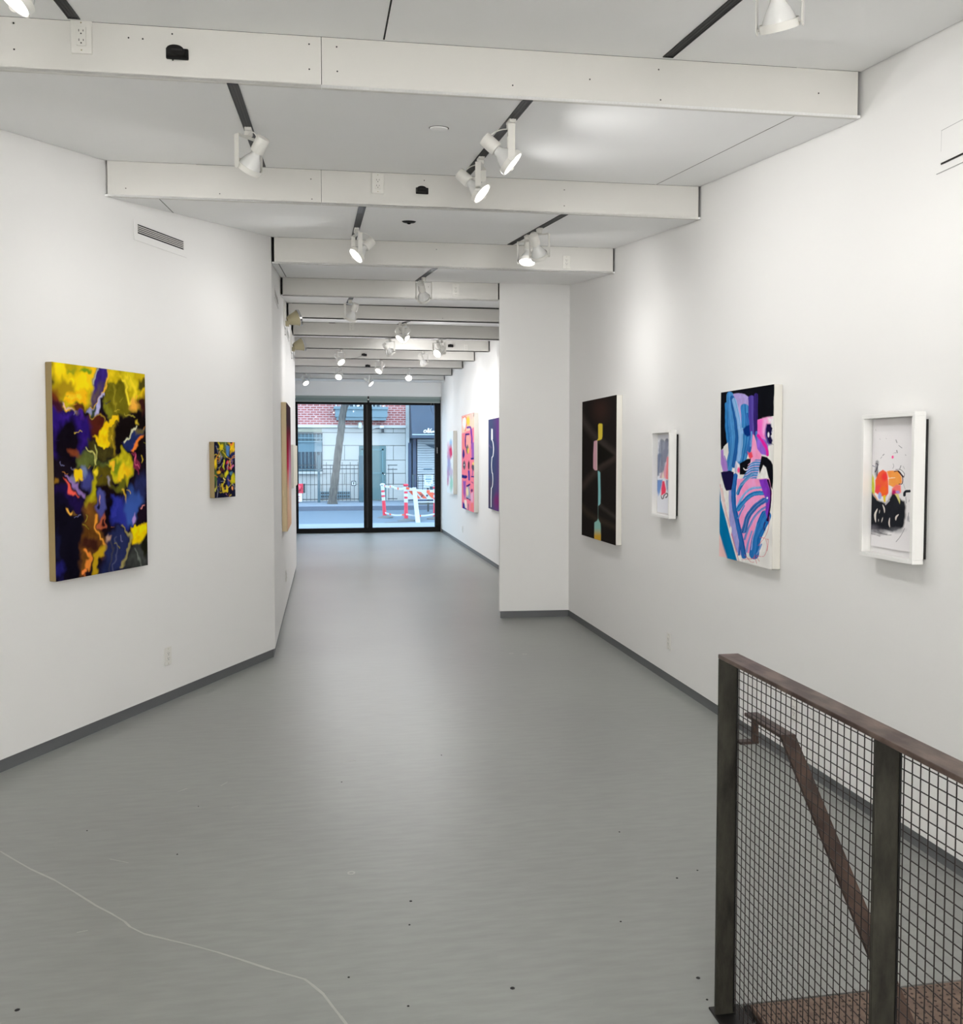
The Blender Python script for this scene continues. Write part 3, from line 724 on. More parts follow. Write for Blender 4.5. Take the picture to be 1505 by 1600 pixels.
# ================================================================ THE ART
def lin(c): return np.array(srgb(c))
class Art:
    """colour field painted on a rectangular canvas; strokes are traced in a crop frame (ox, oy, scale)"""
    def __init__(s, W, nu, nv, base, seed=1, gain=1.12):
        # W: function (u, v) -> world, u to the right, v upwards
        s.W = W; s.nu, s.nv = nu, nv; s.gain = gain
        u, v = np.meshgrid(np.linspace(0, 1, nu), np.linspace(0, 1, nv)); s.u, s.v = u, v
        P = W(u[..., None], v[..., None]); s.P = P
        s.x, s.y = proj(P)
        s.rng = np.random.RandomState(seed)
        s.c = np.zeros((nv, nu, 3)) + lin(base)
        s.n1 = s.noise(9, 3); s.n2 = s.noise(9, 3); s.n3 = s.noise(26, 3); s.n4 = s.noise(26, 3)
        s.f = (0, 0, 1)
    def frame(s, ox, oy, sc): s.f = (ox, oy, sc); return s
    def noise(s, cells, octs=2):
        asp = s.nv / s.nu; out = 0; amp = 1
        for o in range(octs):
            cx = max(2, int(cells * 2 ** o * 0.6)); cy = max(2, int(cx * 1.3))
            g = s.rng.rand(cy + 2, cx + 2) * 2 - 1
            X = s.u * cx; Y = s.v * cy; xi = X.astype(int).clip(0, cx); yi = Y.astype(int).clip(0, cy); fx = X - xi; fy = Y - yi
            fx = fx * fx * (3 - 2 * fx); fy = fy * fy * (3 - 2 * fy)
            out = out + amp * ((g[yi, xi] * (1 - fx) + g[yi, xi + 1] * fx) * (1 - fy) + (g[yi + 1, xi] * (1 - fx) + g[yi + 1, xi + 1] * fx) * fy)
            amp *= 0.5
        return out
    def pts(s, L): ox, oy, sc = s.f; return [(ox + a / sc, oy + b / sc) for a, b in L]
    def xy(s, wob):
        w = wob / s.f[2]; return s.x + w * (s.n1 + 0.6 * s.n3), s.y + w * (s.n2 + 0.6 * s.n4)
    def blend(s, a, col, shade=0.0, n=None):
        c = lin(col) if not isinstance(col, np.ndarray) else col
        if shade: c = c * (1 + shade * (s.n3 if n is None else n))[..., None]
        s.c = s.c * (1 - a[..., None]) + c * a[..., None]
    def poly(s, L, col, soft=4, wob=4, alpha=1.0, shade=0.0):
        P = s.pts(L); X, Y = s.xy(wob); soft = max(soft / s.f[2], 0.35)
        d = np.full(X.shape, 1e9); ins = np.zeros(X.shape, bool); n = len(P)
        for i in range(n):
            x0, y0 = P[i]; x1, y1 = P[(i + 1) % n]; ex, ey = x1 - x0, y1 - y0
            t = (((X - x0) * ex + (Y - y0) * ey) / (ex * ex + ey * ey + 1e-9)).clip(0, 1)
            d = np.minimum(d, np.hypot(X - x0 - t * ex, Y - y0 - t * ey))
            c1 = (y0 > Y) != (y1 > Y)
            ins ^= c1 & (X < (x1 - x0) * (Y - y0) / ((y1 - y0) if abs(y1 - y0) > 1e-9 else 1e-9) + x0)
        sd = np.where(ins, d, -d); a = (sd / soft * 0.5 + 0.5).clip(0, 1) * alpha
        s.blend(a, col, shade); return s
    def ell(s, cx, cy, rx, ry, col, soft=0.25, wob=3, alpha=1.0, rot=0, shade=0.0):
        (px, py), = s.pts([(cx, cy)]); X, Y = s.xy(wob); sc = s.f[2]; dx, dy = (X - px) * sc, (Y - py) * sc
        c_, s_ = math.cos(math.radians(rot)), math.sin(math.radians(rot)); a_, b_ = dx * c_ + dy * s_, -dx * s_ + dy * c_
        q = np.hypot(a_ / rx, b_ / ry); a = ((1 - q) / soft + 0.5).clip(0, 1) * alpha
        s.blend(a, col, shade); return s
    def stroke(s, L, w, col, soft=2, wob=2, alpha=1.0, streak=None, taper=0.0, dens=14, smooth=True):
        if smooth and len(L) > 2:
            Q = []; n = len(L)
            for i in range(n - 1):
                p0, p1, p2, p3 = [np.array(L[j]) for j in (max(i - 1, 0), i, i + 1, min(i + 2, n - 1))]
                for t in (0, .25, .5, .75): Q.append(tuple(0.5 * ((2 * p1) + (-p0 + p2) * t + (2 * p0 - 5 * p1 + 4 * p2 - p3) * t * t + (-p0 + 3 * p1 - 3 * p2 + p3) * t ** 3)))
            L = Q + [L[-1]]
        P = s.pts(L); X, Y = s.xy(wob); w = w / s.f[2] / 2; soft = max(soft / s.f[2], 0.3)
        best = np.full(X.shape, 1e9); off = np.zeros(X.shape); tt = np.zeros(X.shape); n = len(P) - 1
        for i in range(n):
            x0, y0 = P[i]; x1, y1 = P[i + 1]; ex, ey = x1 - x0, y1 - y0; l = math.hypot(ex, ey) + 1e-9
            t = (((X - x0) * ex + (Y - y0) * ey) / l / l).clip(0, 1); dx, dy = X - x0 - t * ex, Y - y0 - t * ey; d = np.hypot(dx, dy)
            m = d < best; best = np.where(m, d, best); off = np.where(m, (dx * -ey + dy * ex) / l, off); tt = np.where(m, (i + t) / n, tt)
        ww = w * (1 - taper * (2 * np.abs(tt - 0.5)) ** 2) if taper else w
        a = ((ww - best) / soft + 0.5).clip(0, 1) * alpha
        c = lin(col)
        if streak is not None:
            g = s.rng.rand(dens + 3); dens = int(dens * 1.7); g = s.rng.rand(dens + 3); q = ((off / max(w, 1e-6)) * 0.5 + 0.5).clip(0, 1) * dens + 0.5 * s.n3; qi = q.astype(int).clip(0, dens); f = (q - qi).clip(0, 1); k = (g[qi] * (1 - f) + g[qi + 1] * f) ** 1.3
            c = c * (1 - k[..., None]) + lin(streak) * k[..., None]
            s.c = s.c * (1 - a[..., None]) + c * a[..., None]
        else: s.blend(a, col)
        return s
    def swirl(s, amt=0.02, cells=7, seed=0):
        """drag the wet paint about: looks colours up through a curl of smooth noise"""
        n = s.noise(cells, 2); gy, gx = np.gradient(n); k = amt * s.nu / (np.abs(gx).mean() + np.abs(gy).mean() + 1e-9)
        J, I = np.meshgrid(np.arange(s.nu, dtype=float), np.arange(s.nv, dtype=float))
        X = (J + gy * k).clip(0, s.nu - 1.001); Y = (I - gx * k).clip(0, s.nv - 1.001); xi, yi = X.astype(int), Y.astype(int); fx, fy = (X - xi)[..., None], (Y - yi)[..., None]
        xj, yj = np.minimum(xi + 1, s.nu - 1), np.minimum(yi + 1, s.nv - 1)
        s.c = (s.c[yi, xi] * (1 - fx) + s.c[yi, xj] * fx) * (1 - fy) + (s.c[yj, xi] * (1 - fx) + s.c[yj, xj] * fx) * fy
        return s
    def grain(s, amp=0.15, cells=40, aniso=4.0):
        """brush texture: fine drawn-out variation of the paint's own colour"""
        a = s.noise(cells, 2); b = s.noise(int(cells / aniso), 2); t = s.n1
        m = np.where(t > 0, a, b * 1.2); s.c = s.c * (1 + amp * np.tanh(m))[..., None]; return s
    def flecks(s, n, cols, lo=2, hi=7, region=None):
        (ox, oy, sc) = s.f
        for _ in range(n):
            i, j = s.rng.randint(6, s.nv - 6), s.rng.randint(6, s.nu - 6); cx, cy = (s.x[i, j] - ox) * sc, (s.y[i, j] - oy) * sc
            L = [(cx, cy)]; a = s.rng.rand() * 6.28; r = s.rng.uniform(lo, hi)
            for q in range(3): a += s.rng.uniform(-.9, .9); L.append((L[-1][0] + math.cos(a) * r * 2.2, L[-1][1] + math.sin(a) * r * 2.8))
            s.stroke(L, r * .7, cols[s.rng.randint(len(cols))], 2, 3, .8)
        return s
    def build(s, name, parent, rough=0.35, origin=None):
        nv, nu = s.nv, s.nu; V = s.P.reshape(-1, 3) - (np.array(origin) if origin is not None else 0)
        i = np.arange(nv - 1)[:, None] * nu + np.arange(nu - 1)[None, :]
        F = np.stack([i, i + 1, i + nu + 1, i + nu], -1).reshape(-1, 4)
        me = bpy.data.meshes.new(name); me.vertices.add(len(V)); me.vertices.foreach_set('co', V.astype(np.float32).ravel())
        me.loops.add(F.size); me.loops.foreach_set('vertex_index', F.ravel().astype(np.int32))
        me.polygons.add(len(F)); me.polygons.foreach_set('loop_start', np.arange(0, F.size, 4, dtype=np.int32)); me.update(calc_edges=True)
        a = me.color_attributes.new('paint', 'FLOAT_COLOR', 'POINT')
        c = np.concatenate([(s.c * s.gain).clip(0.002, 0.92).reshape(-1, 3), np.ones((len(V), 1))], 1); a.data.foreach_set('color', c.astype(np.float32).ravel())
        m = bpy.data.materials.new(name + '_paint'); m.use_nodes = True; nt = m.node_tree; b = nt.nodes['Principled BSDF']
        at = nt.nodes.new('ShaderNodeVertexColor'); at.layer_name = 'paint'; nt.links.new(at.outputs['Color'], b.inputs['Base Color'])
        b.inputs['Roughness'].default_value = rough; b.inputs['Specular IOR Level'].default_value = 0.0
        me.materials.append(m)
        o = bpy.data.objects.new(name, me); COL.objects.link(o); o.parent = parent; return o

def rectW(o, eu, ev):
    o, eu, ev = [np.array(q, float) for q in (o, eu, ev)]
    return lambda u, v: o + u * eu + v * ev
def canvas_on(loc, rz, w, h, t, side_mat, label, name='painting', cat='painting', back=None):
    """origin: centre of the back on the wall; local x to the right when facing it, local -y towards the viewer"""
    e = tag(empty(name, loc, rz), label, cat)
    MB().bbox(-w / 2, w / 2, -t, -0.001, -h / 2, h / 2, 0.003).build('canvas', side_mat, e)
    return e
def art_local(e, w, h, t):
    M = Matrix.Translation(e.location) @ Matrix.Rotation(e.rotation_euler.z, 4, 'Z')
    f = lambda x, y, z: np.array(M @ Vector((x, y, z)))
    o = f(-w / 2, -t - 0.0008, -h / 2); eu = f(w / 2, -t - 0.0008, -h / 2) - o; ev = f(-w / 2, -t - 0.0008, h / 2) - o
    return rectW(o, eu, ev)
def finish(art, e, name='painted_surface', rough=0.35):
    o = art.build(name, None, rough)
    e_m = Matrix.Translation(e.location) @ Matrix.Rotation(e.rotation_euler.z, 4, 'Z')
    o.data.transform(e_m.inverted()); o.parent = e; return o

# ---------------------------------------------------------------- large yellow and indigo painting (angled left wall)
def angled(Ax, Ay): return (Ax, Ay)
def left_canvas(pxTL, pxTR, pxBR, pxBL, t, side, label):
    q = [on_left(*p, off=t) for p in (pxTL, pxTR, pxBR, pxBL)]
    c = sum(q) / 4; w = (np.linalg.norm((q[1] - q[0])[:2]) + np.linalg.norm((q[2] - q[3])[:2])) / 2; h = ((q[0][2] - q[3][2]) + (q[1][2] - q[2][2])) / 2
    loc = (c[0] - AN[0] * t, c[1] - AN[1] * t, c[2]); return canvas_on(loc, az, w, h, t, side, label), w, h
e, w, h = left_canvas((80.5, 565), (225.5, 584.5), (231.5, 883), (87, 909), 0.045, M_linen, 'large painting of yellow and indigo swirls on brown linen, on the left wall')
A = Art(art_local(e, w, h, 0.045), 230, 350, (24, 17, 26), seed=3, gain=1.15)
A.frame(40, 540, 3.808)
p, l, k = A.poly, A.ell, A.stroke
p([(140, 80), (720, 150), (720, 310), (650, 390), (560, 300), (480, 210), (380, 340), (300, 430), (240, 330), (150, 280)], (190, 165, 22), 22, 14, shade=.28)
l(200, 165, 60, 45, (238, 205, 25), .8, 8); l(330, 210, 60, 55, (240, 205, 22), .7, 8); l(380, 150, 30, 45, (235, 180, 25), .7, 10); l(240, 250, 62, 48, (152, 125, 22), .7, 8)
l(275, 130, 25, 14, (150, 150, 30), .8); l(360, 142, 34, 14, (110, 140, 28), .6); l(600, 200, 40, 60, (205, 185, 30), .8, 8); l(680, 210, 30, 24, (70, 62, 20), .7, 10); l(690, 270, 25, 30, (212, 175, 22), .8, 8)
l(185, 315, 34, 55, (112, 52, 26), .8, 8); l(205, 335, 40, 30, (60, 22, 40), .8, 8)
p([(485, 215), (560, 200), (625, 330), (630, 390), (540, 440), (500, 420), (470, 330)], (104, 96, 20), 10, 8, shade=.2)
k([(560, 200), (600, 290), (615, 330), (645, 330)], 15, (218, 195, 45), 8, 4); k([(520, 220), (530, 330), (545, 400)], 8, (140, 128, 35), 6, 4); k([(590, 190), (640, 250), (650, 310)], 22, (225, 200, 40), 12, 5, .8)
p([(428, 128), (492, 135), (468, 290), (445, 330), (382, 330), (398, 235)], (52, 36, 112), 8, 4); p([(395, 265), (455, 262), (440, 325), (384, 328)], (96, 78, 74), 22, 3, .9)
k([(490, 145), (472, 290), (440, 333), (380, 347)], 7, (228, 178, 46), 3, 2); k([(436, 132), (410, 215)], 8, (170, 175, 160), 5, 2, .8)
p([(404, 352), (468, 314), (474, 326), (440, 345), (436, 408), (412, 412)], (168, 165, 205), 4, 3); k([(400, 350), (388, 380), (384, 410), (440, 415), (475, 455)], 6, (215, 180, 60), 3, 2)
p([(380, 355), (412, 350), (412, 400), (384, 410)], (46, 60, 40), 5, 3); p([(375, 350), (400, 352), (385, 395), (365, 385)], (150, 150, 190), 5, 3, .8)
p([(460, 350), (485, 330), (520, 420), (480, 430)], (120, 118, 30), 8, 5)
l(312, 305, 52, 45, (238, 176, 24), .5, 12); l(300, 300, 24, 20, (250, 200, 40), .5, 8); l(318, 385, 30, 25, (86, 46, 22), .7, 8)
k([(245, 330), (262, 390), (290, 425)], 15, (226, 172, 40), 5, 5); k([(240, 318), (258, 372), (285, 428)], 5, (205, 180, 205), 3, 2, .8)
p([(160, 355), (228, 368), (268, 430), (320, 440), (385, 425), (398, 560), (345, 650), (270, 690), (165, 650)], (44, 24, 108), 18, 8, shade=.2)
l(255, 590, 80, 125, (17, 12, 20), .4, 6); l(330, 420, 30, 20, (60, 30, 120), .8); p([(380, 420), (440, 412), (478, 460), (450, 510), (420, 560), (395, 520)], (78, 30, 22), 14, 6)
p([(412, 545), (455, 480), (500, 448), (545, 428), (550, 452), (512, 500), (505, 560), (497, 602), (440, 575)], (248, 200, 18), 5, 3, shade=.08); l(526, 436, 24, 14, (250, 195, 30), .4, 3)
p([(505, 498), (545, 478), (535, 600), (520, 660), (495, 620)], (158, 132, 28), 8, 4, shade=.25)
p([(555, 430), (712, 390), (715, 630), (630, 640), (540, 640), (540, 560)], (20, 14, 14), 14, 6); l(650, 350, 26, 40, (222, 160, 60), .7, 8); k([(590, 390), (620, 405), (640, 430)], 6, (165, 150, 60), 3, 3); l(690, 330, 25, 60, (50, 22, 20), .8, 8); l(655, 455, 14, 10, (190, 165, 50), .6, 6)
p([(642, 490), (702, 494), (690, 545), (662, 605), (625, 640), (590, 600), (612, 535)], (34, 44, 92), 7, 4); p([(640, 490), (702, 494), (694, 520), (650, 520)], (96, 86, 50), 8, 3); k([(692, 535), (668, 585), (648, 625)], 17, (228, 122, 46), 5, 4); k([(650, 478), (618, 525), (597, 590)], 9, (205, 205, 165), 4, 2)
p([(320, 650), (395, 620), (430, 700), (505, 680), (470, 735), (370, 725), (300, 730)], (84, 92, 44), 12, 6, shade=.2); l(300, 650, 30, 22, (120, 58, 34), .8, 6)
p([(380, 560), (450, 585), (520, 600), (515, 655), (440, 690), (400, 640)], (58, 52, 22), 10, 8, shade=.4); k([(372, 608), (412, 655), (424, 715)], 6, (216, 208, 120), 3, 2); k([(425, 600), (428, 720)], 5, (190, 186, 100), 3, 2)
p([(478, 710), (540, 652), (592, 625), (632, 655), (643, 740), (622, 822), (602, 862), (565, 800), (502, 742)], (186, 172, 28), 6, 5, shade=.12); l(545, 705, 30, 34, (112, 130, 26), .6, 8); l(588, 770, 36, 50, (240, 190, 26), .6, 6); k([(500, 705), (530, 700)], 20, (238, 180, 40), 6, 4)
k([(650, 650), (668, 680), (648, 715), (662, 740)], 18, (120, 40, 66), 5, 6); k([(660, 655), (650, 690), (664, 715)], 5, (216, 96, 130), 2, 3)
l(360, 790, 34, 55, (66, 68, 132), .7, 6); l(345, 740, 22, 24, (112, 124, 165), .7); l(270, 790, 22, 20, (120, 118, 150), .7); p([(285, 738), (330, 744), (336, 790), (312, 828), (288, 800)], (240, 192, 20), 5, 3)
k([(432, 760), (405, 850), (372, 930)], 42, (184, 172, 24), 20, 5); l(470, 800, 48, 74, (88, 76, 20), .4, 4); l(500, 812, 10, 24, (150, 140, 150), .8, 2); l(428, 762, 16, 18, (225, 200, 40), .5)
l(560, 830, 42, 36, (96, 96, 26), .7, 10); k([(560, 850), (585, 890), (600, 920)], 8, (210, 170, 50), 3, 4)
l(485, 895, 55, 42, (24, 14, 16), .5, 5); l(690, 830, 32, 90, (38, 42, 82), .6, 6); l(640, 950, 58, 96, (56, 84, 158), .45, 5, 1, 8); l(655, 1028, 13, 24, (170, 140, 205), .6); l(700, 985, 26, 55, (28, 18, 30), .5, 5); k([(690, 960), (700, 945)], 8, (226, 140, 140), 3, 2)
p([(508, 905), (570, 895), (595, 980), (612, 1060), (530, 1070), (500, 970)], (44, 50, 142), 14, 6); l(442, 965, 34, 74, (78, 82, 150), .4, 3); l(432, 962, 9, 26, (26, 22, 48), .5); l(440, 950, 5, 14, (200, 150, 150), .6); p([(490, 900), (520, 930), (515, 1060), (480, 1050)], (14, 10, 20), 10, 5)
p([(222, 815), (262, 832), (312, 884), (255, 868)], (224, 84, 72), 5, 2); k([(240, 785), (300, 840), (345, 895)], 18, (138, 108, 168), 9, 3); p([(170, 860), (240, 850), (335, 910), (340, 980), (250, 985), (170, 960)], (30, 18, 62), 12, 5); p([(222, 815), (262, 832), (312, 884), (255, 868)], (224, 84, 72), 5, 2); k([(262, 985), (292, 985)], 24, (238, 172, 70), 5, 6)
p([(355, 920), (402, 880), (408, 1000), (445, 1085), (482, 1150), (462, 1235), (402, 1240), (350, 1385), (322, 1385), (330, 1120)], (106, 66, 26), 16, 8, shade=.25); l(385, 1180, 55, 45, (62, 32, 24), .7, 6)
k([(402, 1005), (412, 1080), (440, 1130), (470, 1165)], 14, (226, 150, 52), 6, 5); l(455, 1062, 30, 28, (176, 90, 60), .4, 9); l(462, 1058, 13, 13, (40, 18, 22), .6, 9); l(470, 1090, 22, 12, (30, 14, 20), .6, 8)
k([(358, 1238), (388, 1255), (372, 1300), (365, 1340)], 24, (236, 140, 54), 8, 4); k([(468, 1175), (432, 1235), (418, 1290), (408, 1365)], 30, (196, 158, 28), 10, 5); l(352, 1362, 13, 15, (246, 130, 62), .3, 2)
p([(472, 1140), (560, 1080), (622, 1100), (625, 1200), (585, 1335), (425, 1365), (475, 1250)], (38, 44, 84), 14, 5, shade=.15)
k([(545, 1150), (548, 1250), (520, 1340)], 8, (78, 82, 112), 6, 3); k([(500, 1140), (520, 1200), (500, 1330)], 10, (70, 70, 70), 8, 3, .7); l(490, 1135, 20, 14, (190, 150, 130), .8, 8)
k([(585, 1070), (628, 1110), (618, 1220), (578, 1325)], 13, (150, 138, 84), 6, 2); p([(632, 1062), (682, 1074), (728, 1052), (724, 1110), (682, 1192), (642, 1178)], (244, 204, 10), 5, 3, shade=.08)
p([(642, 1192), (728, 1150), (728, 1310), (590, 1335)], (58, 60, 58), 10, 5, shade=.2); k([(655, 1210), (690, 1300)], 8, (110, 116, 108), 5, 3); l(712, 1190, 18, 50, (30, 30, 18), .7)
p([(165, 900), (240, 905), (330, 1000), (325, 1395), (170, 1410)], (15, 14, 26), 12, 5, .85); l(262, 985, 20, 10, (238, 172, 70), .4, 5); l(205, 1350, 30, 48, (34, 32, 98), .7, 5); l(200, 1200, 16, 90, (24, 26, 52), .8, 5)
l(180, 820, 10, 20, (140, 100, 30), .7, 6)
A.swirl(0.022, 6).swirl(0.012, 16); A.flecks(34, [(226, 190, 60), (150, 140, 40), (230, 150, 60), (40, 30, 70), (18, 12, 16), (120, 120, 160)], 2, 6); A.grain(0.22, 46).swirl(0.006, 30)
finish(A, e, rough=0.3)

# ---------------------------------------------------------------- small yellow painting
e, w, h = left_canvas((335, 690.3), (366.8, 691), (367.8, 776.3), (335, 777.8), 0.042, M_linen, 'small painting in yellow, green and blue on brown linen, on the left wall')
A = Art(art_local(e, w, h, 0.042), 70, 110, (26, 26, 46), seed=5, gain=1.15); A.frame(320, 680, 13.333); p, l, k = A.poly, A.ell, A.stroke
p([(290, 130), (480, 130), (470, 330), (420, 480), (300, 460), (270, 300)], (96, 104, 44), 20, 18, shade=.3); l(330, 250, 40, 60, (232, 208, 30), .5, 16); k([(290, 150), (300, 230), (370, 290)], 22, (220, 200, 40), 8, 10)
l(240, 280, 30, 70, (30, 34, 60), .6, 10); k([(235, 240), (270, 350)], 12, (130, 130, 150), 6, 6); l(300, 415, 20, 16, (225, 215, 130), .5, 8)
p([(450, 230), (520, 220), (530, 330), (500, 450), (470, 460), (440, 340)], (78, 122, 176), 10, 6); l(440, 200, 26, 50, (80, 116, 96), .6, 8); k([(385, 350), (430, 430), (470, 480)], 20, (196, 178, 50), 6, 6)
p([(480, 145), (620, 150), (625, 300), (550, 400), (545, 250)], (222, 180, 34), 12, 12, shade=.2); l(560, 170, 40, 20, (230, 110, 60), .6, 10); l(590, 450, 45, 100, (40, 44, 92), .5, 8); l(555, 540, 24, 60, (90, 92, 150), .6, 8)
l(235, 590, 26, 110, (214, 182, 36), .6, 8); k([(400, 520), (380, 640), (400, 680)], 40, (196, 190, 50), 12, 12); l(480, 590, 34, 34, (206, 50, 66), .5, 12); l(490, 690, 40, 36, (150, 40, 60), .6, 14); l(570, 660, 30, 30, (196, 100, 150), .6, 10); l(345, 730, 60, 46, (80, 36, 44), .6, 16)
l(290, 760, 40, 36, (236, 172, 40), .5, 12); l(450, 800, 44, 60, (196, 188, 40), .6, 12); l(350, 850, 50, 34, (120, 112, 40), .6, 14); l(405, 900, 24, 24, (215, 200, 120), .5, 10); l(550, 790, 30, 40, (70, 110, 130), .6, 8)
l(595, 930, 46, 110, (200, 190, 34), .5, 10); l(235, 870, 30, 150, (70, 100, 50), .7, 10); k([(260, 940), (230, 1060), (210, 1160)], 16, (196, 196, 90), 8, 6); l(290, 1010, 45, 130, (38, 40, 84), .6, 8); l(490, 960, 40, 90, (52, 60, 120), .6, 8)
k([(355, 1040), (370, 1130), (400, 1200), (450, 1150), (440, 1050)], 44, (214, 186, 44), 12, 10); l(400, 1060, 26, 40, (40, 30, 30), .6, 8); l(565, 1110, 20, 30, (230, 150, 90), .6, 8); l(460, 1250, 24, 12, (170, 110, 150), .6, 8); l(540, 1265, 20, 14, (225, 205, 90), .6, 8)
A.flecks(40, [(226, 200, 60), (20, 20, 40), (150, 150, 170), (226, 150, 60)], 8, 22); A.swirl(0.03, 6).grain(0.25, 24)
finish(A, e, rough=0.3)

# ---------------------------------------------------------------- right wall canvases
def right_canvas(y0, y1, z0, z1, t, side, label):
    loc = (XR, (y0 + y1) / 2, (z0 + z1) / 2); return canvas_on(loc, -PI / 2, y1 - y0, z1 - z0, t, side, label), y1 - y0, z1 - z0
e, w, h = right_canvas(7.105, 8.112, 0.891, 2.135, 0.05, M_canvas, 'black painting with a thin totem of yellow, pink and teal segments, on the right wall')
MB().bbox(-w / 2 - 0.001, -w / 2 + 0.02, -0.016, -0.0005, -h / 2 + 0.07, h / 2 - 0.1, 0.002).build('stretcher_edge', mat('brown_wood_edge', (92, 66, 52), .7), e)
A = Art(art_local(e, w, h, 0.05), 180, 250, (40, 36, 34), seed=11, gain=1.0); A.frame(880, 590, 7.525); p, l, k = A.poly, A.ell, A.stroke
l(440, 380, 90, 130, (58, 44, 40), 1.4, 4); k([(180, 420), (330, 640), (430, 740), (620, 900)], 70, (64, 58, 54), 60, 4); k([(640, 930), (430, 1060), (220, 1290)], 64, (64, 56, 52), 55, 4); k([(215, 1510), (300, 1600), (400, 1660), (610, 1760)], 60, (62, 56, 48), 50, 4, .8); k([(430, 1500), (520, 1570), (620, 1640)], 40, (64, 60, 56), 36, 4)
p([(400, 760), (600, 915), (400, 1040)], (30, 28, 25), 14, 2)
def rr(L, c, soft=3): p(L, c, soft, 0)
rr([(424, 540), (456, 541), (464, 552), (463, 690), (456, 722), (440, 732), (396, 742), (404, 730), (414, 715), (413, 556)], (230, 204, 72))
rr([(362, 752), (378, 742), (400, 738), (399, 1088), (384, 1092), (366, 1084), (354, 1064), (355, 900)], (216, 168, 180)); k([(399, 742), (398, 1085)], 8, (232, 206, 200), 3, 0)
rr([(408, 1098), (424, 1100), (437, 1116), (442, 1400), (440, 1480), (430, 1496), (412, 1508), (413, 1300)], (146, 204, 206)); k([(412, 1500), (411, 1665)], 4, (120, 150, 142), 2, 0)
rr([(412, 1655), (424, 1684), (440, 1712), (444, 1770), (444, 1930), (367, 1910), (367, 1760), (368, 1704), (400, 1682)], (148, 198, 188)); 
yy = ((A.y - 590) * 7.525); g = ((yy - 1770) / 90).clip(0, 1); msk = (((A.x - 880) * 7.525 > 367) & ((A.x - 880) * 7.525 < 444) & (yy > 1770)).astype(float); A.blend(msk * g, (216, 172, 66))
finish(A, e, rough=0.3)

e, w, h = right_canvas(4.466, 5.122, 1.023, 2.018, 0.05, M_canvas, 'painting of blue and purple strokes under a black top, on the right wall')
A = Art(art_local(e, w, h, 0.05), 230, 350, (226, 224, 220), seed=21, gain=1.12); A.frame(1100, 590, 9.406); p, l, k = A.poly, A.ell, A.stroke
BK = (18, 19, 24)
p([(240, 200), (1036, 60), (1046, 190), (1030, 300), (1025, 562), (900, 590), (790, 622), (560, 900), (350, 960), (250, 1075)], BK, 4, 3)
p([(398, 262), (430, 240), (510, 230), (600, 245), (650, 280), (668, 320), (665, 700), (560, 760), (470, 640), (430, 420)], (166, 150, 206), 5, 3, shade=.04); l(540, 480, 50, 60, (186, 160, 205), 1.2, 6, .8)
def bs(L, w_, c, st, dens=9, wob=6, soft=4, **kw): k(L, w_, c, soft, wob, streak=st, dens=dens, **kw)
bs([(345, 400), (350, 700), (370, 1000), (345, 1270)], 70, (22, 80, 150), (60, 140, 200)); bs([(385, 260), (400, 600), (430, 900), (400, 1200), (360, 1380)], 95, (24, 88, 160), (90, 160, 215)); bs([(420, 300), (480, 640), (490, 950), (440, 1300)], 70, (16, 66, 130), (50, 110, 180))
bs([(445, 330), (520, 680), (535, 950), (500, 1240)], 60, (90, 155, 205), (155, 185, 225), 7); bs([(600, 450), (610, 700), (620, 900), (560, 1240)], 120, (30, 100, 165), (80, 150, 205)); bs([(640, 560), (680, 760), (690, 900), (650, 1090)], 80, (24, 84, 156), (70, 130, 195)); bs([(560, 760), (545, 1000), (520, 1220)], 40, (110, 165, 215), (160, 190, 228), 6)
p([(575, 765), (620, 715), (690, 690), (700, 830), (640, 870), (600, 840)], (14, 48, 118), 8, 5)
bs([(700, 310), (705, 560), (730, 900)], 95, (66, 48, 136), (96, 80, 165)); bs([(765, 260), (765, 560), (775, 850)], 62, (38, 28, 84), (60, 44, 120)); bs([(700, 800), (700, 900), (690, 1000)], 24, (80, 140, 200), (120, 170, 220)); bs([(780, 800), (775, 950), (780, 1050)], 34, (34, 96, 165), (80, 130, 200))
p([(790, 622), (900, 590), (965, 578), (1010, 580), (960, 700), (905, 920), (850, 880), (792, 830)], (246, 104, 190), 5, 4); p([(870, 600), (965, 580), (930, 690), (900, 900), (865, 800)], (250, 172, 218), 22, 4); p([(940, 590), (1010, 582), (1000, 640), (950, 680)], (235, 222, 228), 18, 4)
p([(790, 840), (850, 880), (905, 920), (940, 1000), (945, 1080), (935, 1145), (860, 1130), (800, 1110), (778, 1040)], (142, 94, 204), 8, 5, shade=.1); bs([(800, 850), (870, 950), (925, 1060), (935, 1135)], 40, (216, 18, 150), (226, 60, 170), 5)
p([(925, 682), (978, 678), (985, 760), (1005, 780), (975, 850), (1005, 920), (990, 985), (950, 1000), (915, 960), (898, 860), (905, 760)], (70, 60, 140), 16, 6); p([(935, 684), (978, 680), (983, 720), (1003, 745), (985, 800), (998, 830), (975, 860), (1005, 920), (992, 980), (950, 960), (925, 860), (925, 760)], (26, 20, 58), 5, 8); l(950, 842, 13, 38, (215, 212, 225), .4, 3); k([(990, 970), (1030, 985), (1068, 992)], 7, (60, 56, 70), 3, 2)
p([(720, 830), (742, 850), (768, 930), (785, 1045), (850, 1130), (850, 1195), (700, 1240), (684, 1190), (700, 1060)], (240, 152, 192), 6, 4, shade=.05); p([(640, 1085), (660, 1110), (700, 1085), (722, 1165), (680, 1195), (655, 1165)], (248, 76, 96), 8, 4)
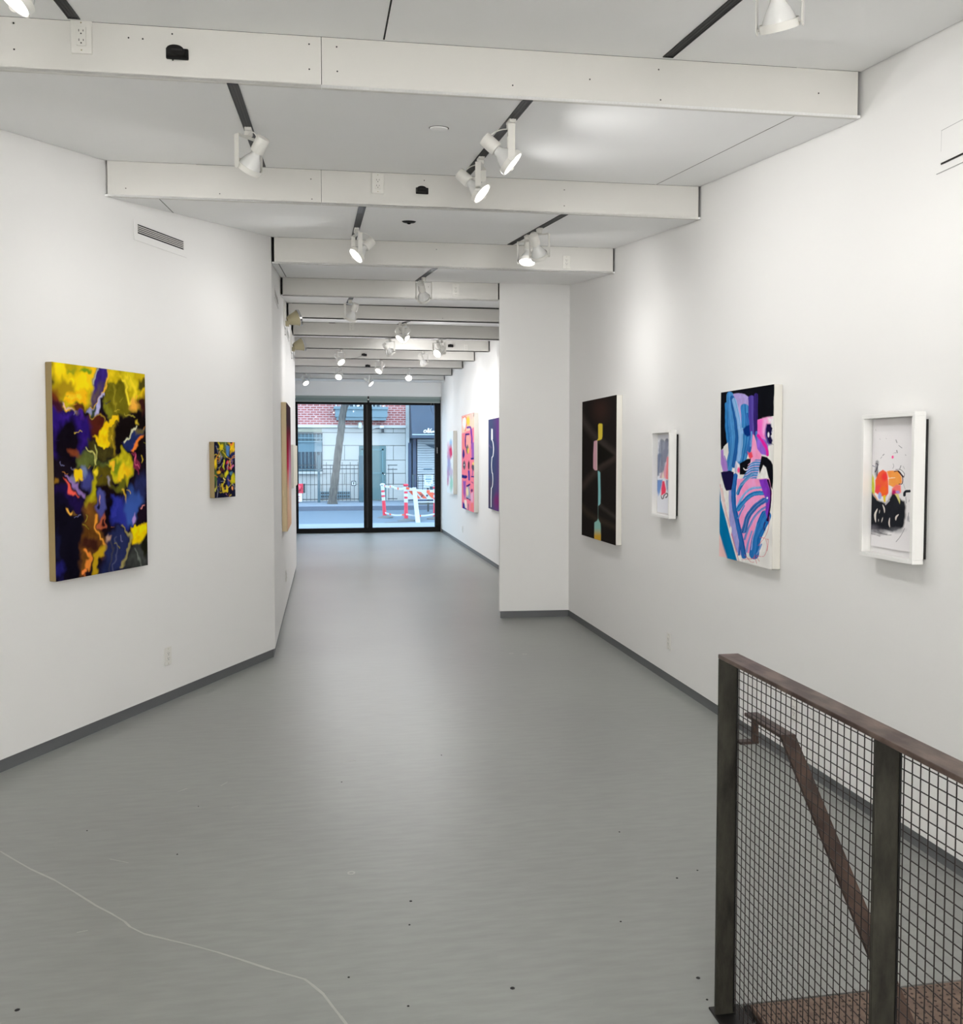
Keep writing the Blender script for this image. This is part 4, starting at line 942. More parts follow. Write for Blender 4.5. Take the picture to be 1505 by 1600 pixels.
p([(352, 955), (362, 1100), (332, 1245), (290, 1165), (288, 1015)], (222, 222, 216), 4, 3); p([(245, 1070), (285, 1050), (292, 1160), (335, 1255), (352, 1375), (282, 1385), (250, 1265)], (166, 122, 198), 6, 3, shade=.08); k([(300, 1150), (330, 1240), (340, 1330)], 16, (150, 130, 190), 6, 3)
p([(470, 1230), (530, 1280), (522, 1480), (438, 1480)], (226, 216, 222), 8, 5); l(515, 1360, 22, 42, (250, 86, 142), .6, 4); l(470, 1330, 16, 80, (170, 180, 205), .8, 5)
p([(530, 1262), (640, 1192), (692, 1190), (684, 1310), (622, 1425), (530, 1425)], BK, 5, 3); k([(585, 1332), (612, 1358), (655, 1342)], 13, (235, 232, 232), 3, 2)
p([(560, 1500), (640, 1360), (690, 1260), (760, 1205), (845, 1200), (830, 1300), (800, 1400), (770, 1505)], (66, 132, 192), 8, 4)
for j in range(7): y0 = 1225 + j * 38; k([(655 - j * 10, y0 + 60), (720, y0 + 10), (838 - j * 6, y0)], 11, (226, 170, 205) if j % 2 == 0 else (190, 190, 225), 4, 5, .85)
p([(850, 1150), (930, 1170), (985, 1225), (1012, 1280), (1020, 1500), (1005, 1640), (980, 1600), (960, 1500), (912, 1320), (872, 1285), (822, 1415), (812, 1330)], BK, 4, 3)
A.frame(1100, 750, 9.406)
p([(236, 125), (252, 300), (340, 640), (400, 880), (490, 1190), (340, 1165), (290, 1040), (232, 780), (200, 400)], (4, 112, 164), 5, 2); p([(200, 760), (240, 830), (270, 930), (335, 1140), (200, 1130)], (232, 192, 188), 14, 3)
p([(370, 160), (452, 110), (442, 400), (482, 700), (562, 1000), (592, 1145), (480, 1060), (402, 800), (372, 600)], (152, 150, 206), 8, 5, shade=.08); bs([(540, 880), (520, 1100)], 30, (30, 84, 150), (70, 110, 190), 5)
p([(250, -120), (385, -130), (440, -110), (452, 120), (400, 150), (330, 158), (300, 100)], (27, 22, 60), 4, 5); 
p([(490, -20), (960, -20), (1002, 200), (965, 500), (890, 620), (800, 860), (735, 1090), (615, 1070), (560, 870), (500, 560), (478, 340)], (242, 152, 196), 6, 3, shade=.05)
bs([(470, -60), (440, 150), (445, 350), (480, 560), (540, 820), (592, 1130)], 66, (26, 84, 158), (60, 120, 190), 7)
bs([(500, 200), (540, 110), (600, 20), (680, -60)], 46, (24, 96, 165), (90, 160, 212), 5); bs([(560, 60), (640, -20), (720, -90)], 40, (40, 110, 175), (120, 170, 215), 5)
bs([(495, 400), (560, 260), (680, 140), (830, 108)], 34, (110, 160, 212), (160, 190, 226), 5); bs([(505, 430), (600, 310), (740, 205), (880, 190)], 66, (16, 100, 172), (70, 150, 205), 7)
bs([(590, 740), (640, 570), (750, 410), (885, 300)], 82, (14, 76, 150), (110, 150, 205), 8); bs([(600, 870), (660, 700), (780, 510), (905, 400)], 30, (140, 162, 216), (60, 110, 180), 4); bs([(505, 560), (540, 480), (600, 380)], 22, (60, 120, 190), (130, 160, 215), 4)
bs([(735, 1090), (765, 900), (830, 720), (915, 520)], 150, (12, 90, 164), (60, 130, 195), 10); bs([(620, 1060), (640, 940), (700, 760)], 26, (120, 150, 212), (170, 180, 226), 4); bs([(690, 1030), (710, 880), (780, 640)], 12, (150, 166, 220), (190, 190, 230), 3)
p([(812, -10), (925, -20), (978, 180), (972, 400), (930, 560), (905, 470), (915, 300), (872, 180), (838, 90)], (122, 52, 178), 8, 5, shade=.15); k([(940, 0), (982, 190), (975, 390), (932, 585)], 26, (42, 16, 62), 4, 12); l(925, 290, 22, 50, (60, 100, 190), .6, 5); l(932, 265, 12, 13, (245, 245, 250), .3, 0)
k([(905, 620), (885, 680), (890, 740)], 14, (50, 40, 100), 4, 8)
for L in ([(240, 60), (290, 350), (380, 700), (470, 1050), (520, 1185)], [(265, 120), (330, 450), (420, 820), (500, 1120)], [(960, 540), (945, 720), (890, 850), (800, 965)], [(908, 862), (930, 960), (915, 1060), (870, 1125), (775, 1112)], [(830, 842), (950, 872)], [(600, 1100), (660, 1160), (740, 1150)], [(620, 1130), (690, 1205), (735, 1205)], [(560, 1170), (650, 1165), (720, 1150), (750, 1100)], [(740, 1120), (775, 1228)], [(770, 1120), (815, 1195)], [(930, 870), (945, 900), (930, 1040)]):
    k(L, 6, (208, 66, 84), 2.5, 2, .85)
bs([(850, 950), (820, 1020), (775, 1090)], 22, (120, 150, 205), (60, 120, 185), 4); l(393, 740, 16, 60, (226, 224, 220), .4, 4)
A.grain(0.10, 60)
finish(A, e, rough=0.32)

# ---------------------------------------------------------------- framed drawings on the right wall
def framed(y0, y1, z0, z1, label, depth=0.052, off=0.018, bar=0.018, rec=0.036):
    w, h = y1 - y0, z1 - z0
    e = tag(empty('framed_drawing', (XR, (y0 + y1) / 2, (z0 + z1) / 2), -PI / 2), label, 'framed drawing', 'white framed drawings on the right wall')
    t = depth + off; f = MB(); a, b = -w / 2, w / 2; c, d = -h / 2, h / 2
    f.bbox(a, b, -t, -off, c, c + bar, 0.0015); f.bbox(a, b, -t, -off, d - bar, d, 0.0015); f.bbox(a, a + bar, -t, -off, c + bar, d - bar, 0.0015); f.bbox(b - bar, b, -t, -off, c + bar, d - bar, 0.0015)
    f.build('frame', M_frame, e)
    MB().bbox(a + 0.008, b - 0.008, -off, -0.001, c + 0.02, d - 0.03, 0.001).build('backing', M_blackback, e)
    MB().box(a + bar, b - bar, -off - 0.008, -off, c + bar, d - bar).build('mount', M_paper, e)
    return e, w, h, t, -off - 0.012
def sheet_W(e, x0, x1, z0, z1, yl, curl=0.0):
    M = Matrix.Translation(e.location) @ Matrix.Rotation(e.rotation_euler.z, 4, 'Z'); Mn = np.array(M)
    def f(u, v):
        x = x0 + u * (x1 - x0); z = z0 + v * (z1 - z0); y = yl - curl * np.sin(PI * u) * (np.abs(v - .5) * 2) ** 6 + 0 * u * v
        x, y, z = np.broadcast_arrays(x, y, z)
        q = np.concatenate([x, y, z], -1)
        return q @ Mn[:3, :3].T + Mn[:3, 3]
    return f
e, w, h, t, ys = framed(3.272, 3.637, 1.194, 1.816, 'white framed drawing with orange and red over a black mass, farthest right on the wall')
A = Art(sheet_W(e, -w / 2 + 0.024, w / 2 - 0.024, -h / 2 + 0.045, h / 2 - 0.022, ys, 0.004), 190, 300, (226, 223, 224), seed=31, gain=1.1); A.frame(1320, 620, 9.406); p, l, k = A.poly, A.ell, A.stroke
GR = (70, 68, 76)
for L, w_ in (([(752, 630), (768, 672)], 9), ([(795, 712), (842, 750)], 7), ([(765, 785), (772, 820)], 12), ([(712, 830), (760, 820)], 4), ([(560, 862), (580, 842)], 9), ([(530, 905), (550, 880)], 5), ([(712, 985), (722, 1020), (708, 1055)], 5), ([(828, 1012), (812, 1062)], 9), ([(860, 1020), (880, 1060)], 4), ([(890, 850), (900, 862)], 5), ([(360, 880), (366, 900)], 4), ([(515, 615), (525, 630)], 3), ([(605, 610), (620, 618)], 3), ([(455, 480), (462, 500)], 3)): k(L, w_, GR, 3, 2, .8)
l(706, 886, 16, 22, (244, 90, 150), .4, 2)
k([(470, 950), (465, 1100), (480, 1180)], 50, (96, 94, 100), 22, 14, .7); k([(380, 1000), (440, 1030)], 10, (110, 110, 140), 6, 6, .8); k([(370, 1100), (340, 1300), (330, 1420)], 34, (110, 108, 112), 20, 12, .6); k([(455, 980), (490, 1000), (450, 1100), (480, 1040), (470, 1180)], 12, (50, 48, 62), 5, 8, .9); k([(370, 1100), (375, 1180), (350, 1260)], 10, (60, 58, 62), 5, 6, .8)
p([(405, 1140), (432, 1190), (440, 1420), (395, 1420), (385, 1280)], (206, 206, 70), 10, 5)
p([(560, 1072), (620, 1110), (650, 1240), (640, 1420), (600, 1480), (520, 1460), (440, 1400), (448, 1220), (500, 1110)], (246, 96, 62), 6, 6, shade=.1); l(590, 1180, 50, 60, (250, 62, 62), .7, 8); l(490, 1360, 42, 60, (244, 74, 84), .7, 8); l(560, 1380, 50, 60, (250, 106, 44), .7, 8)
p([(622, 1098), (780, 1082), (838, 1170), (845, 1260), (800, 1290), (720, 1330), (650, 1300), (655, 1200)], (252, 150, 74), 6, 5, shade=.1); k([(640, 1200), (740, 1190)], 10, (252, 220, 190), 4, 3); k([(730, 1100), (800, 1090), (850, 1170), (850, 1270), (800, 1280)], 12, (66, 34, 38), 5, 4); k([(790, 1090), (860, 1170)], 22, (58, 30, 34), 6, 4); k([(750, 1070), (820, 1068), (880, 1130), (868, 1190)], 6, (40, 38, 44), 3, 3)
p([(700, 1350), (760, 1290), (825, 1290), (828, 1405), (760, 1440), (700, 1460)], (246, 120, 110), 10, 5); l(725, 1420, 34, 50, (190, 40, 100), .7, 6); l(780, 1400, 28, 24, (160, 140, 200), .8, 4)
k([(880, 1450), (890, 1400), (950, 1385)], 40, (36, 38, 44), 8, 8); k([(865, 1280), (890, 1360)], 4, GR, 3, 2, .8)
A.frame(1320, 760, 9.406)
p([(330, 110), (395, 80), (470, 200), (600, 260), (700, 110), (760, 130), (830, 200), (880, 220), (895, 300), (880, 540), (860, 600), (700, 665), (560, 640), (430, 640), (340, 650), (318, 560), (315, 300)], (38, 39, 44), 16, 10, shade=.12)
l(400, 640, 80, 60, (110, 108, 116), 1.0, 14, .7); l(520, 660, 90, 50, (60, 58, 66), 1.0, 14, .7); l(760, 640, 110, 40, (120, 120, 126), 1.0, 14, .5)
l(515, 140, 26, 50, (150, 165, 215), .5, 4); p([(560, 140), (600, 130), (600, 235), (570, 230)], (226, 196, 50), 6, 4); k([(420, 100), (480, 195)], 14, (226, 160, 110), 5, 3); p([(735, 110), (790, 110), (815, 210), (808, 260), (770, 170)], (214, 206, 130), 5, 3); k([(690, 80), (640, 180)], 14, (206, 190, 190), 6, 3); k([(655, 205), (600, 270)], 16, (170, 165, 172), 6, 4)
for L, w_ in (([(370, 310), (358, 345), (366, 375)], 13), ([(480, 330), (445, 420), (455, 530)], 30), ([(555, 270), (580, 330), (585, 390)], 20), ([(790, 415), (755, 450), (750, 500)], 26), ([(665, 460), (655, 540), (665, 600)], 20), ([(560, 455), (540, 530)], 12), ([(495, 480), (495, 520)], 8), ([(512, 350), (506, 400)], 7)): k(L, w_, (212, 206, 198), 5, 3, taper=.85)
for L in ([(330, 640), (380, 690), (520, 730)], [(480, 640), (560, 700), (690, 716)], [(880, 620), (820, 730), (760, 815)], [(940, 390), (930, 470), (950, 520)], [(900, 160), (905, 250)], [(430, 660), (520, 690), (620, 700)], [(950, 200), (940, 230)]): k(L, 8, (70, 68, 74), 4, 4, .7)
l(930, 480, 20, 40, (150, 150, 158), .9, 6, .6); k([(325, 895), (600, 940), (750, 985), (980, 1010)], 4, (170, 168, 168), 3, 1, .6)
finish(A, e, 'drawing', 0.7)
e, w, h, t, ys = framed(5.895, 6.245, 1.196, 1.814, 'white framed drawing with grey washes and a pink patch, right of the black painting')
A = Art(sheet_W(e, -w / 2 + 0.022, w / 2 - 0.018, -h / 2 + 0.03, h / 2 - 0.03, ys), 120, 200, (224, 225, 232), seed=37, gain=1.1); A.frame(1000, 660, 9.414); p, l, k = A.poly, A.ell, A.stroke
k([(400, 270), (390, 420), (370, 560)], 60, (120, 124, 142), 16, 10, .9); k([(330, 300), (320, 480), (300, 700)], 90, (128, 134, 152), 24, 12, .85); k([(290, 480), (260, 640), (250, 760)], 60, (116, 126, 150), 20, 10, .9); k([(245, 400), (240, 560)], 24, (180, 184, 200), 14, 8, .8); k([(370, 420), (350, 560), (330, 700)], 70, (134, 138, 156), 22, 8, .9); k([(322, 280), (326, 640)], 5, (80, 82, 100), 4, 3, .8)
p([(410, 500), (420, 500), (420, 840), (370, 830), (330, 780), (380, 620)], (222, 166, 186), 12, 5); p([(400, 520), (420, 510), (418, 840), (385, 830)], (250, 130, 130), 12, 5); p([(340, 710), (358, 810), (320, 820)], (234, 218, 196), 8, 3); p([(308, 740), (330, 730), (318, 820), (285, 815)], (200, 170, 180), 8, 4)
p([(215, 850), (240, 820), (250, 900), (235, 960), (210, 930)], (190, 166, 196), 10, 4); p([(245, 850), (330, 840), (320, 930), (275, 1085), (250, 980)], (118, 150, 206), 10, 5); p([(330, 860), (360, 860), (385, 980), (380, 1040), (310, 1080), (315, 980)], (246, 74, 104), 8, 4); p([(385, 850), (418, 850), (415, 1030), (395, 980)], (140, 150, 180), 10, 4)
k([(310, 1080), (325, 1120), (350, 1115), (360, 1075), (400, 1045), (410, 1080), (385, 1110)], 16, (110, 104, 106), 5, 5); k([(225, 830), (370, 825)], 8, (214, 220, 232), 4, 2)
finish(A, e, 'drawing', 0.7)

# ---------------------------------------------------------------- far right wall, beyond the pier
e, w, h = right_canvas(12.05, 13.06, 0.853, 2.160, 0.045, M_canvas, 'dark blue and purple painting with a white jointed line, cut by the pier')
A = Art(art_local(e, w, h, 0.045), 100, 150, (74, 82, 116), seed=41, gain=1.05); A.frame(700, 630, 8.889); p, l, k = A.poly, A.ell, A.stroke
p([(660, 200), (740, 200), (740, 1500), (640, 1500), (690, 1100)], (104, 66, 130), 50, 6); p([(530, 1000), (600, 1100), (600, 1450), (530, 1420)], (84, 74, 94), 50, 6); l(680, 1360, 40, 90, (128, 54, 110), 1.2, 5, .8); l(640, 700, 60, 300, (62, 76, 112), 1.2, 6, .6); l(700, 440, 24, 140, (116, 70, 140), 1.2, 5, .8); k([(540, 560), (600, 620)], 20, (110, 96, 140), 18, 3, .6)
WL = (232, 236, 240)
p([(602, 354), (622, 358), (624, 500), (612, 520), (600, 505)], WL, 4, 0); k([(612, 510), (626, 545), (634, 640), (626, 730), (612, 750)], 11, WL, 4, 0); k([(612, 750), (606, 860), (612, 960), (620, 975)], 9, WL, 4, 0); k([(620, 975), (624, 1060), (618, 1150), (604, 1180)], 9, WL, 4, 0); k([(604, 1180), (600, 1300), (600, 1440)], 10, WL, 4, 0)
finish(A, e)
e, w, h = right_canvas(14.23, 15.55, 0.714, 2.322, 0.07, M_canvas, 'tall canvas of pink, orange and navy interlocking shapes on the far right wall')
A = Art(art_local(e, w, h, 0.07), 110, 170, (236, 130, 150), seed=43, gain=1.12); A.frame(700, 630, 8.889); p, l, k = A.poly, A.ell, A.stroke
NV = (46, 44, 122); PL = (150, 96, 176); CR = (240, 214, 190)
p([(200, 180), (380, 130), (380, 330), (200, 420)], (240, 200, 180), 10, 6); l(232, 270, 26, 80, (240, 236, 236), .5, 4); k([(210, 200), (250, 190), (262, 270), (240, 380)], 14, (240, 130, 110), 5, 4); l(280, 250, 22, 60, (240, 206, 90), .7, 6); l(330, 190, 24, 40, (236, 190, 180), .6, 6); l(364, 160, 9, 34, (60, 40, 60), .4, 3)
k([(270, 340), (300, 330), (320, 370), (335, 500), (340, 620)], 24, (112, 70, 160), 6, 6); k([(250, 432), (290, 428)], 20, NV, 5, 3); k([(250, 440), (240, 560), (250, 620)], 14, NV, 5, 5); p([(255, 450), (300, 445), (320, 560), (290, 680), (255, 600)], (240, 170, 160), 8, 5); l(270, 640, 18, 60, (110, 110, 110), .5, 4); l(282, 660, 12, 36, (230, 196, 90), .5, 4)
l(215, 700, 14, 70, (60, 50, 130), .5, 4); l(228, 860, 20, 60, (100, 96, 110), .4, 4); l(226, 858, 6, 8, (235, 235, 235), .4, 0); l(290, 860, 14, 60, (60, 54, 70), .5, 4); p([(330, 560), (365, 540), (370, 760), (330, 780)], PL, 8, 6); k([(330, 770), (365, 770)], 26, NV, 5, 4); l(348, 890, 20, 44, (92, 84, 100), .4, 5); l(352, 838, 12, 20, (238, 200, 120), .5, 3)
k([(205, 1020), (245, 1025)], 44, NV, 6, 5); k([(325, 1018), (365, 1018)], 20, NV, 5, 4); k([(340, 930), (335, 1000)], 12, (120, 96, 160), 5, 4); k([(290, 940), (295, 1060)], 22, (90, 70, 160), 6, 5); p([(210, 1080), (250, 1080), (245, 1200), (232, 1330), (215, 1240)], (142, 90, 176), 8, 5); k([(270, 1150), (300, 1130)], 26, NV, 6, 4); p([(250, 1180), (300, 1150), (320, 1330), (250, 1320)], (150, 165, 190), 8, 6)
k([(255, 1315), (320, 1350)], 12, (50, 66, 110), 4, 3); l(270, 1230, 14, 60, (236, 214, 170), .6, 5); l(332, 1210, 14, 24, (96, 50, 110), .5, 3); p([(320, 1250), (350, 1230), (350, 1380), (320, 1390)], (226, 170, 200), 6, 5); p([(205, 1370), (240, 1400), (262, 1480), (205, 1470)], (40, 50, 140), 5, 3); p([(225, 1340), (262, 1350), (262, 1470), (240, 1450)], (236, 220, 210), 6, 4); k([(282, 1400), (280, 1500)], 10, (96, 108, 130), 4, 3); l(335, 1440, 16, 70, (240, 130, 130), .6, 5); k([(210, 440), (215, 620), (240, 700)], 14, (238, 140, 130), 6, 5); k([(350, 1110), (330, 1090)], 8, NV, 4, 3)
finish(A, e)
e, w, h = right_canvas(16.62, 17.5, 0.905, 2.095, 0.07, M_canvas, 'pale canvas with a blue and pink figure on the right wall, nearest the shop window')
A = Art(art_local(e, w, h, 0.07), 70, 110, (222, 230, 234), seed=47, gain=1.12); A.frame(690, 540, 4.444); p, l, k = A.poly, A.ell, A.stroke
l(64, 680, 9, 26, (150, 190, 225), .9, 3, .9); l(62, 740, 10, 44, (206, 70, 110), .8, 4); l(48, 760, 10, 70, (206, 130, 170), .9, 5, .8); l(52, 830, 14, 60, (150, 160, 200), .9, 5, .9); l(44, 900, 8, 50, (176, 140, 180), .9, 5, .8); l(66, 900, 8, 60, (180, 160, 190), .9, 5, .7); l(68, 960, 10, 50, (150, 206, 190), .9, 4, .9); l(44, 950, 5, 30, (190, 120, 150), .9, 3, .8)
finish(A, e)

# ---------------------------------------------------------------- corridor left wall
def corr_canvas(y0, y1, z0, z1, t, side, label):
    xw = -0.422 - 0.0014 * ((y0 + y1) / 2 - 7.4); loc = (xw, (y0 + y1) / 2, (z0 + z1) / 2); return canvas_on(loc, PI / 2 + 0.0014, y1 - y0, z1 - z0, t, side, label), y1 - y0, z1 - z0
e, w, h = corr_canvas(8.78, 9.82, 0.905, 2.145, 0.05, M_wood, 'tall gradient painting from charcoal to red to cream on the corridor left wall')
A = Art(art_local(e, w, h, 0.05), 60, 110, (228, 190, 160), seed=51, gain=1.1)
vv = A.v
for (a_, b_, c_) in ((0.30, 0.50, (216, 70, 100)), (0.46, 0.66, (150, 40, 60)), (0.66, 0.84, (70, 54, 60))): A.blend(((vv - a_) / (b_ - a_)).clip(0, 1), c_)
A.blend(((0.35 - np.abs(vv - 0.42)) * 3).clip(0, 1) * ((A.u > 0.45) & (A.u < 0.95)) * 0.5, (170, 190, 225))
finish(A, e)
e, w, h = corr_canvas(10.75, 12.2, 1.25, 1.762, 0.045, M_canvas, 'pale canvas seen almost edge-on behind the red gradient painting, in the corridor')
A = Art(art_local(e, w, h, 0.045), 40, 60, (222, 218, 205), seed=53, gain=1.1)
finish(A, e)
# ================================================================ STAIR AND RAILING
def steel():
    m = bpy.data.materials.new('raw_steel'); m.use_nodes = True
    nt = m.node_tree; b = nt.nodes['Principled BSDF']
    tc = nt.nodes.new('ShaderNodeTexCoord'); mp = nt.nodes.new('ShaderNodeMapping'); mp.inputs['Scale'].default_value = (1, 1, 0.35)
    nt.links.new(tc.outputs['Object'], mp.inputs['Vector'])
    n = nt.nodes.new('ShaderNodeTexNoise'); n.inputs['Scale'].default_value = 22; n.inputs['Detail'].default_value = 7; n.inputs['Roughness'].default_value = 0.65
    nt.links.new(mp.outputs['Vector'], n.inputs['Vector'])
    r = nt.nodes.new('ShaderNodeValToRGB')
    r.color_ramp.elements[0].color = (*srgb((30, 28, 24)), 1); r.color_ramp.elements[0].position = 0.3
    r.color_ramp.elements[1].color = (*srgb((70, 68, 60)), 1); r.color_ramp.elements[1].position = 0.72
    nt.links.new(n.outputs['Fac'], r.inputs['Fac']); nt.links.new(r.outputs['Color'], b.inputs['Base Color'])
    b.inputs['Metallic'].default_value = 0.3; b.inputs['Roughness'].default_value = 0.5; b.inputs['Specular IOR Level'].default_value = 0.3
    return m
M_steel = steel()
M_rail = mat('brown_steel_rail', (66, 48, 42), 0.45, metal=0.3, rgb2=(118, 100, 90), nscale=11, stretch=(2.2, 0.9, 1), detail=7)
M_hand = mat('rusty_brown_steel', (56, 42, 36), 0.45, metal=0.35, rgb2=(84, 64, 54), nscale=12)
M_wire = mat('brown_steel_wire', (40, 32, 30), 0.5, metal=0.2)
M_blackst = mat('black_steel', (20, 18, 17), 0.5, metal=0.3)
RX0, RX1, RY1, RZ = 1.108, 1.170, 2.405, 1.067
ER = tag(empty('stair_railing', (RX0, RY1, 0)), 'brown steel railing with wire mesh panels along the stair opening', 'railing')
def R_(b, name, m, parent=None):
    o = b.build(name, m, parent or ER)
    if parent is None: o.location = (-RX0, -RY1, 0)
    return o
POSTS = [2.399, 1.655, 0.90, 0.15, -0.60, -1.35, -2.1]
R_(MB().bbox(RX0, RX1, -2.12, RY1, RZ - 0.012, RZ, 0.0012), 'top_rail', M_rail)
for y in POSTS: R_(MB().bbox(RX0, RX1 - 0.002, y - 0.005, y + 0.005, -0.10, RZ - 0.0121, 0.0012), 'post', M_steel)
R_(MB().bbox(RX0 - 0.003, RX1 + 0.028, -2.12, RY1 + 0.03, -0.115, 0.006, 0.001), 'bottom_channel', M_blackst)
MX = 1.1625
for a, b in zip(POSTS[1:], POSTS[:-1]):
    m = MB(); y0, y1 = a + 0.006, b - 0.006; z0, z1 = 0.012, RZ - 0.014
    n = int((y1 - y0) / 0.0262)
    def wire(p, q, r=0.0014):
        p = Vector(p); q = Vector(q); m.tube([p, q], r, 5, caps=False)
    for i in range(n + 1):
        y = y1 - 0.013 - i * (y1 - y0 - 0.02) / n
        wire((MX, y, z0), (MX, y, z1))
    nz = int((z1 - z0) / 0.0254)
    for j in range(nz + 1):
        z = z1 - 0.008 - j * 0.0254
        if z > z0: wire((MX + 0.0022, y0, z), (MX + 0.0022, y1, z))
    R_(m, 'wire_mesh', M_wire)
    R_(MB().box(MX - 0.001, MX + 0.003, y0 - 0.001, y0 + 0.002, z0, z1), 'mesh_edge', M_blackst); R_(MB().box(MX - 0.001, MX + 0.003, y1 - 0.002, y1 + 0.001, z0, z1), 'mesh_edge', M_blackst)
# inner handrail
EH = tag(empty('stair_handrail', (1.215, 2.40, 0.88)), 'brown flat steel handrail sloping down inside the mesh railing', 'handrail')
HX0, HX1, HT = 1.198, 1.240, 0.010
def H_(b, name): o = b.build(name, M_hand, EH); o.location = (-1.215, -2.40, -0.88); return o
ytop, ybend, zt = 2.42, 2.205, 0.888
sl = (0.882 - 0.421) / (2.196 - 1.69)
H_(MB().bbox(HX0, HX1, ybend, ytop, zt - HT, zt, 0.0012), 'level_rail')
s = MB(); yb2 = -0.3; zb2 = zt - (ybend - yb2) * sl
h_ = HT * math.hypot(1, sl)
for (xa, xb) in ((HX0, HX1),):
    s._add([(xa, ybend, zt), (xb, ybend, zt), (xb, yb2, zb2), (xa, yb2, zb2), (xa, ybend, zt - h_), (xb, ybend, zt - h_), (xb, yb2, zb2 - h_), (xa, yb2, zb2 - h_)],
           [(0, 1, 2, 3), (7, 6, 5, 4), (0, 4, 5, 1), (2, 6, 7, 3), (0, 3, 7, 4), (1, 5, 6, 2)])
H_(s, 'sloping_rail')
H_(MB().bbox(RX1 - 0.004, 1.223, 2.375, 2.402, 0.808, 0.816, 0.001).bbox(1.209, 1.223, 2.378, 2.398, 0.814, zt - HT, 0.001), 'bracket')
for yy, zz in ((1.2, zt - (ybend - 1.2) * sl), (0.4, zt - (ybend - 0.4) * sl)):
    H_(MB().bbox(RX1 - 0.004, 1.223, yy - 0.01, yy + 0.01, zz - 0.09, zz - 0.082, .001).bbox(1.209, 1.223, yy - .01, yy + .01, zz - 0.084, zz - 0.01, .001), 'bracket')

# perforated steel stair
def tread_mat():
    m = bpy.data.materials.new('brown_tread_plate'); m.use_nodes = True
    nt = m.node_tree; b = nt.nodes['Principled BSDF']
    tc = nt.nodes.new('ShaderNodeTexCoord'); n = nt.nodes.new('ShaderNodeTexNoise'); n.inputs['Scale'].default_value = 30; n.inputs['Detail'].default_value = 5
    nt.links.new(tc.outputs['Object'], n.inputs['Vector'])
    r = nt.nodes.new('ShaderNodeValToRGB')
    r.color_ramp.elements[0].color = (*srgb((96, 78, 66)), 1); r.color_ramp.elements[0].position = 0.3
    r.color_ramp.elements[1].color = (*srgb((126, 104, 90)), 1); r.color_ramp.elements[1].position = 0.7
    nt.links.new(n.outputs['Fac'], r.inputs['Fac']); nt.links.new(r.outputs['Color'], b.inputs['Base Color'])
    b.inputs['Roughness'].default_value = 0.6; b.inputs['Metallic'].default_value = 0.15
    return m
M_tread = tread_mat(); M_hole = mat('tread_hole', (52, 40, 34), 0.8)
TX0, TX1 = 1.236, 2.395
ES = tag(empty('steel_stair', (TX0, 2.43, 0)), 'brown perforated steel stair going down beside the mesh railing', 'stair')
pitch_run, rise = 0.20, 0.182
def S_(b, name, m, parent=None):
    o = b.build(name, m, parent or ES)
    if parent is None: o.location = (-TX0, -2.43, 0)
    return o
for i in range(11):
    y1 = 2.432 - i * pitch_run if i == 0 else 2.18 - (i - 1) * pitch_run
    y0 = 2.18 if i == 0 else y1 - pitch_run
    z = -i * rise
    t = MB(); t.bbox(TX0, TX1, y0, y1, z - 0.03, z + 0.001, 0.002)
    to = S_(t, 'tread', M_tread)
    if i == 0:
        h = MB(); r_ = MB()
        ny = 11; nx = 50
        for a in range(ny):
            for c in range(nx):
                x = TX0 + 0.015 + c * 0.0230 + (0.0115 if a % 2 else 0); y = y1 - 0.012 - a * 0.0225
                if x > TX1 - 0.01: continue
                h.lathe([(0.0042, z + 0.0010), (0.0042, z + 0.0016)], 7, Matrix.Translation((x, y, 0)))
        o = h.build('perforation', M_hole, to)
S_(MB().slab([(TX0 - 0.02, 2.43, 0.0), (TX0 - 0.002, 2.43, 0.0), (TX0 - 0.002, 0.2, -2.0), (TX0 - 0.02, 0.2, -2.0)], (0, 0, -0.25)), 'stringer', M_blackst)
struct(MB().box(1.0, 2.6, -2.3, 2.6, -2.3, -2.2).build('floor_lower', M_floor))
struct(MB().box(SX0 - 0.01, SX0 + 0.0, SY0, SY1, -2.2, -0.12).box(XR, XR + 0.1, SY0, SY1, -2.2, 0.0).box(SX0, XR, SY1, SY1 + 0.1, -2.2, -0.12).box(SX0, XR, SY0 - .1, SY0, -2.2, -0.12).build('wall_stairwell', M_wall))
# ================================================================ THE STREET OUTSIDE
_mat = mat
def mat(name, rgb, *a, **k):            # street colours are darkened to balance the strengthened sky
    if name not in MATS:
        rgb = tuple(c * 0.79 for c in rgb)
        if k.get('rgb2'): k['rgb2'] = tuple(c * 0.79 for c in k['rgb2'])
    return _mat(name, rgb, *a, **k)
ZST, ZSW = -0.30, -0.15
YCURB, YB = 31.6, 35.35
M_asph = mat('asphalt', (76, 96, 114), 0.85, noise=0.06, nscale=1.2, bump=0.2, bscale=30, stretch=(0.3, 2, 1))
M_side = mat('sidewalk_concrete', (112, 126, 142), 0.85, noise=0.05, nscale=1.5)
M_curb = mat('steel_faced_curb', (84, 94, 112), 0.6)
M_stone = mat('limestone', (178, 178, 176), 0.85, noise=0.03, nscale=1.0)
M_stone2 = mat('stained_limestone', (156, 154, 138), 0.85, noise=0.08, nscale=3)
M_teal = mat('teal_painted_metal', (78, 108, 112), 0.5)
M_teald = mat('dark_teal_metal', (54, 84, 96), 0.5)
M_iron = mat('black_iron', (42, 48, 54), 0.5)
struct(MB().box(-30, 40, 23.4, YCURB, ZST - 0.2, ZST).build('floor_road', M_asph))
struct(MB().box(-30, 40, YCURB + 0.15, YB + 1, ZST - 0.2, ZSW).build('floor_sidewalk_far', M_side))
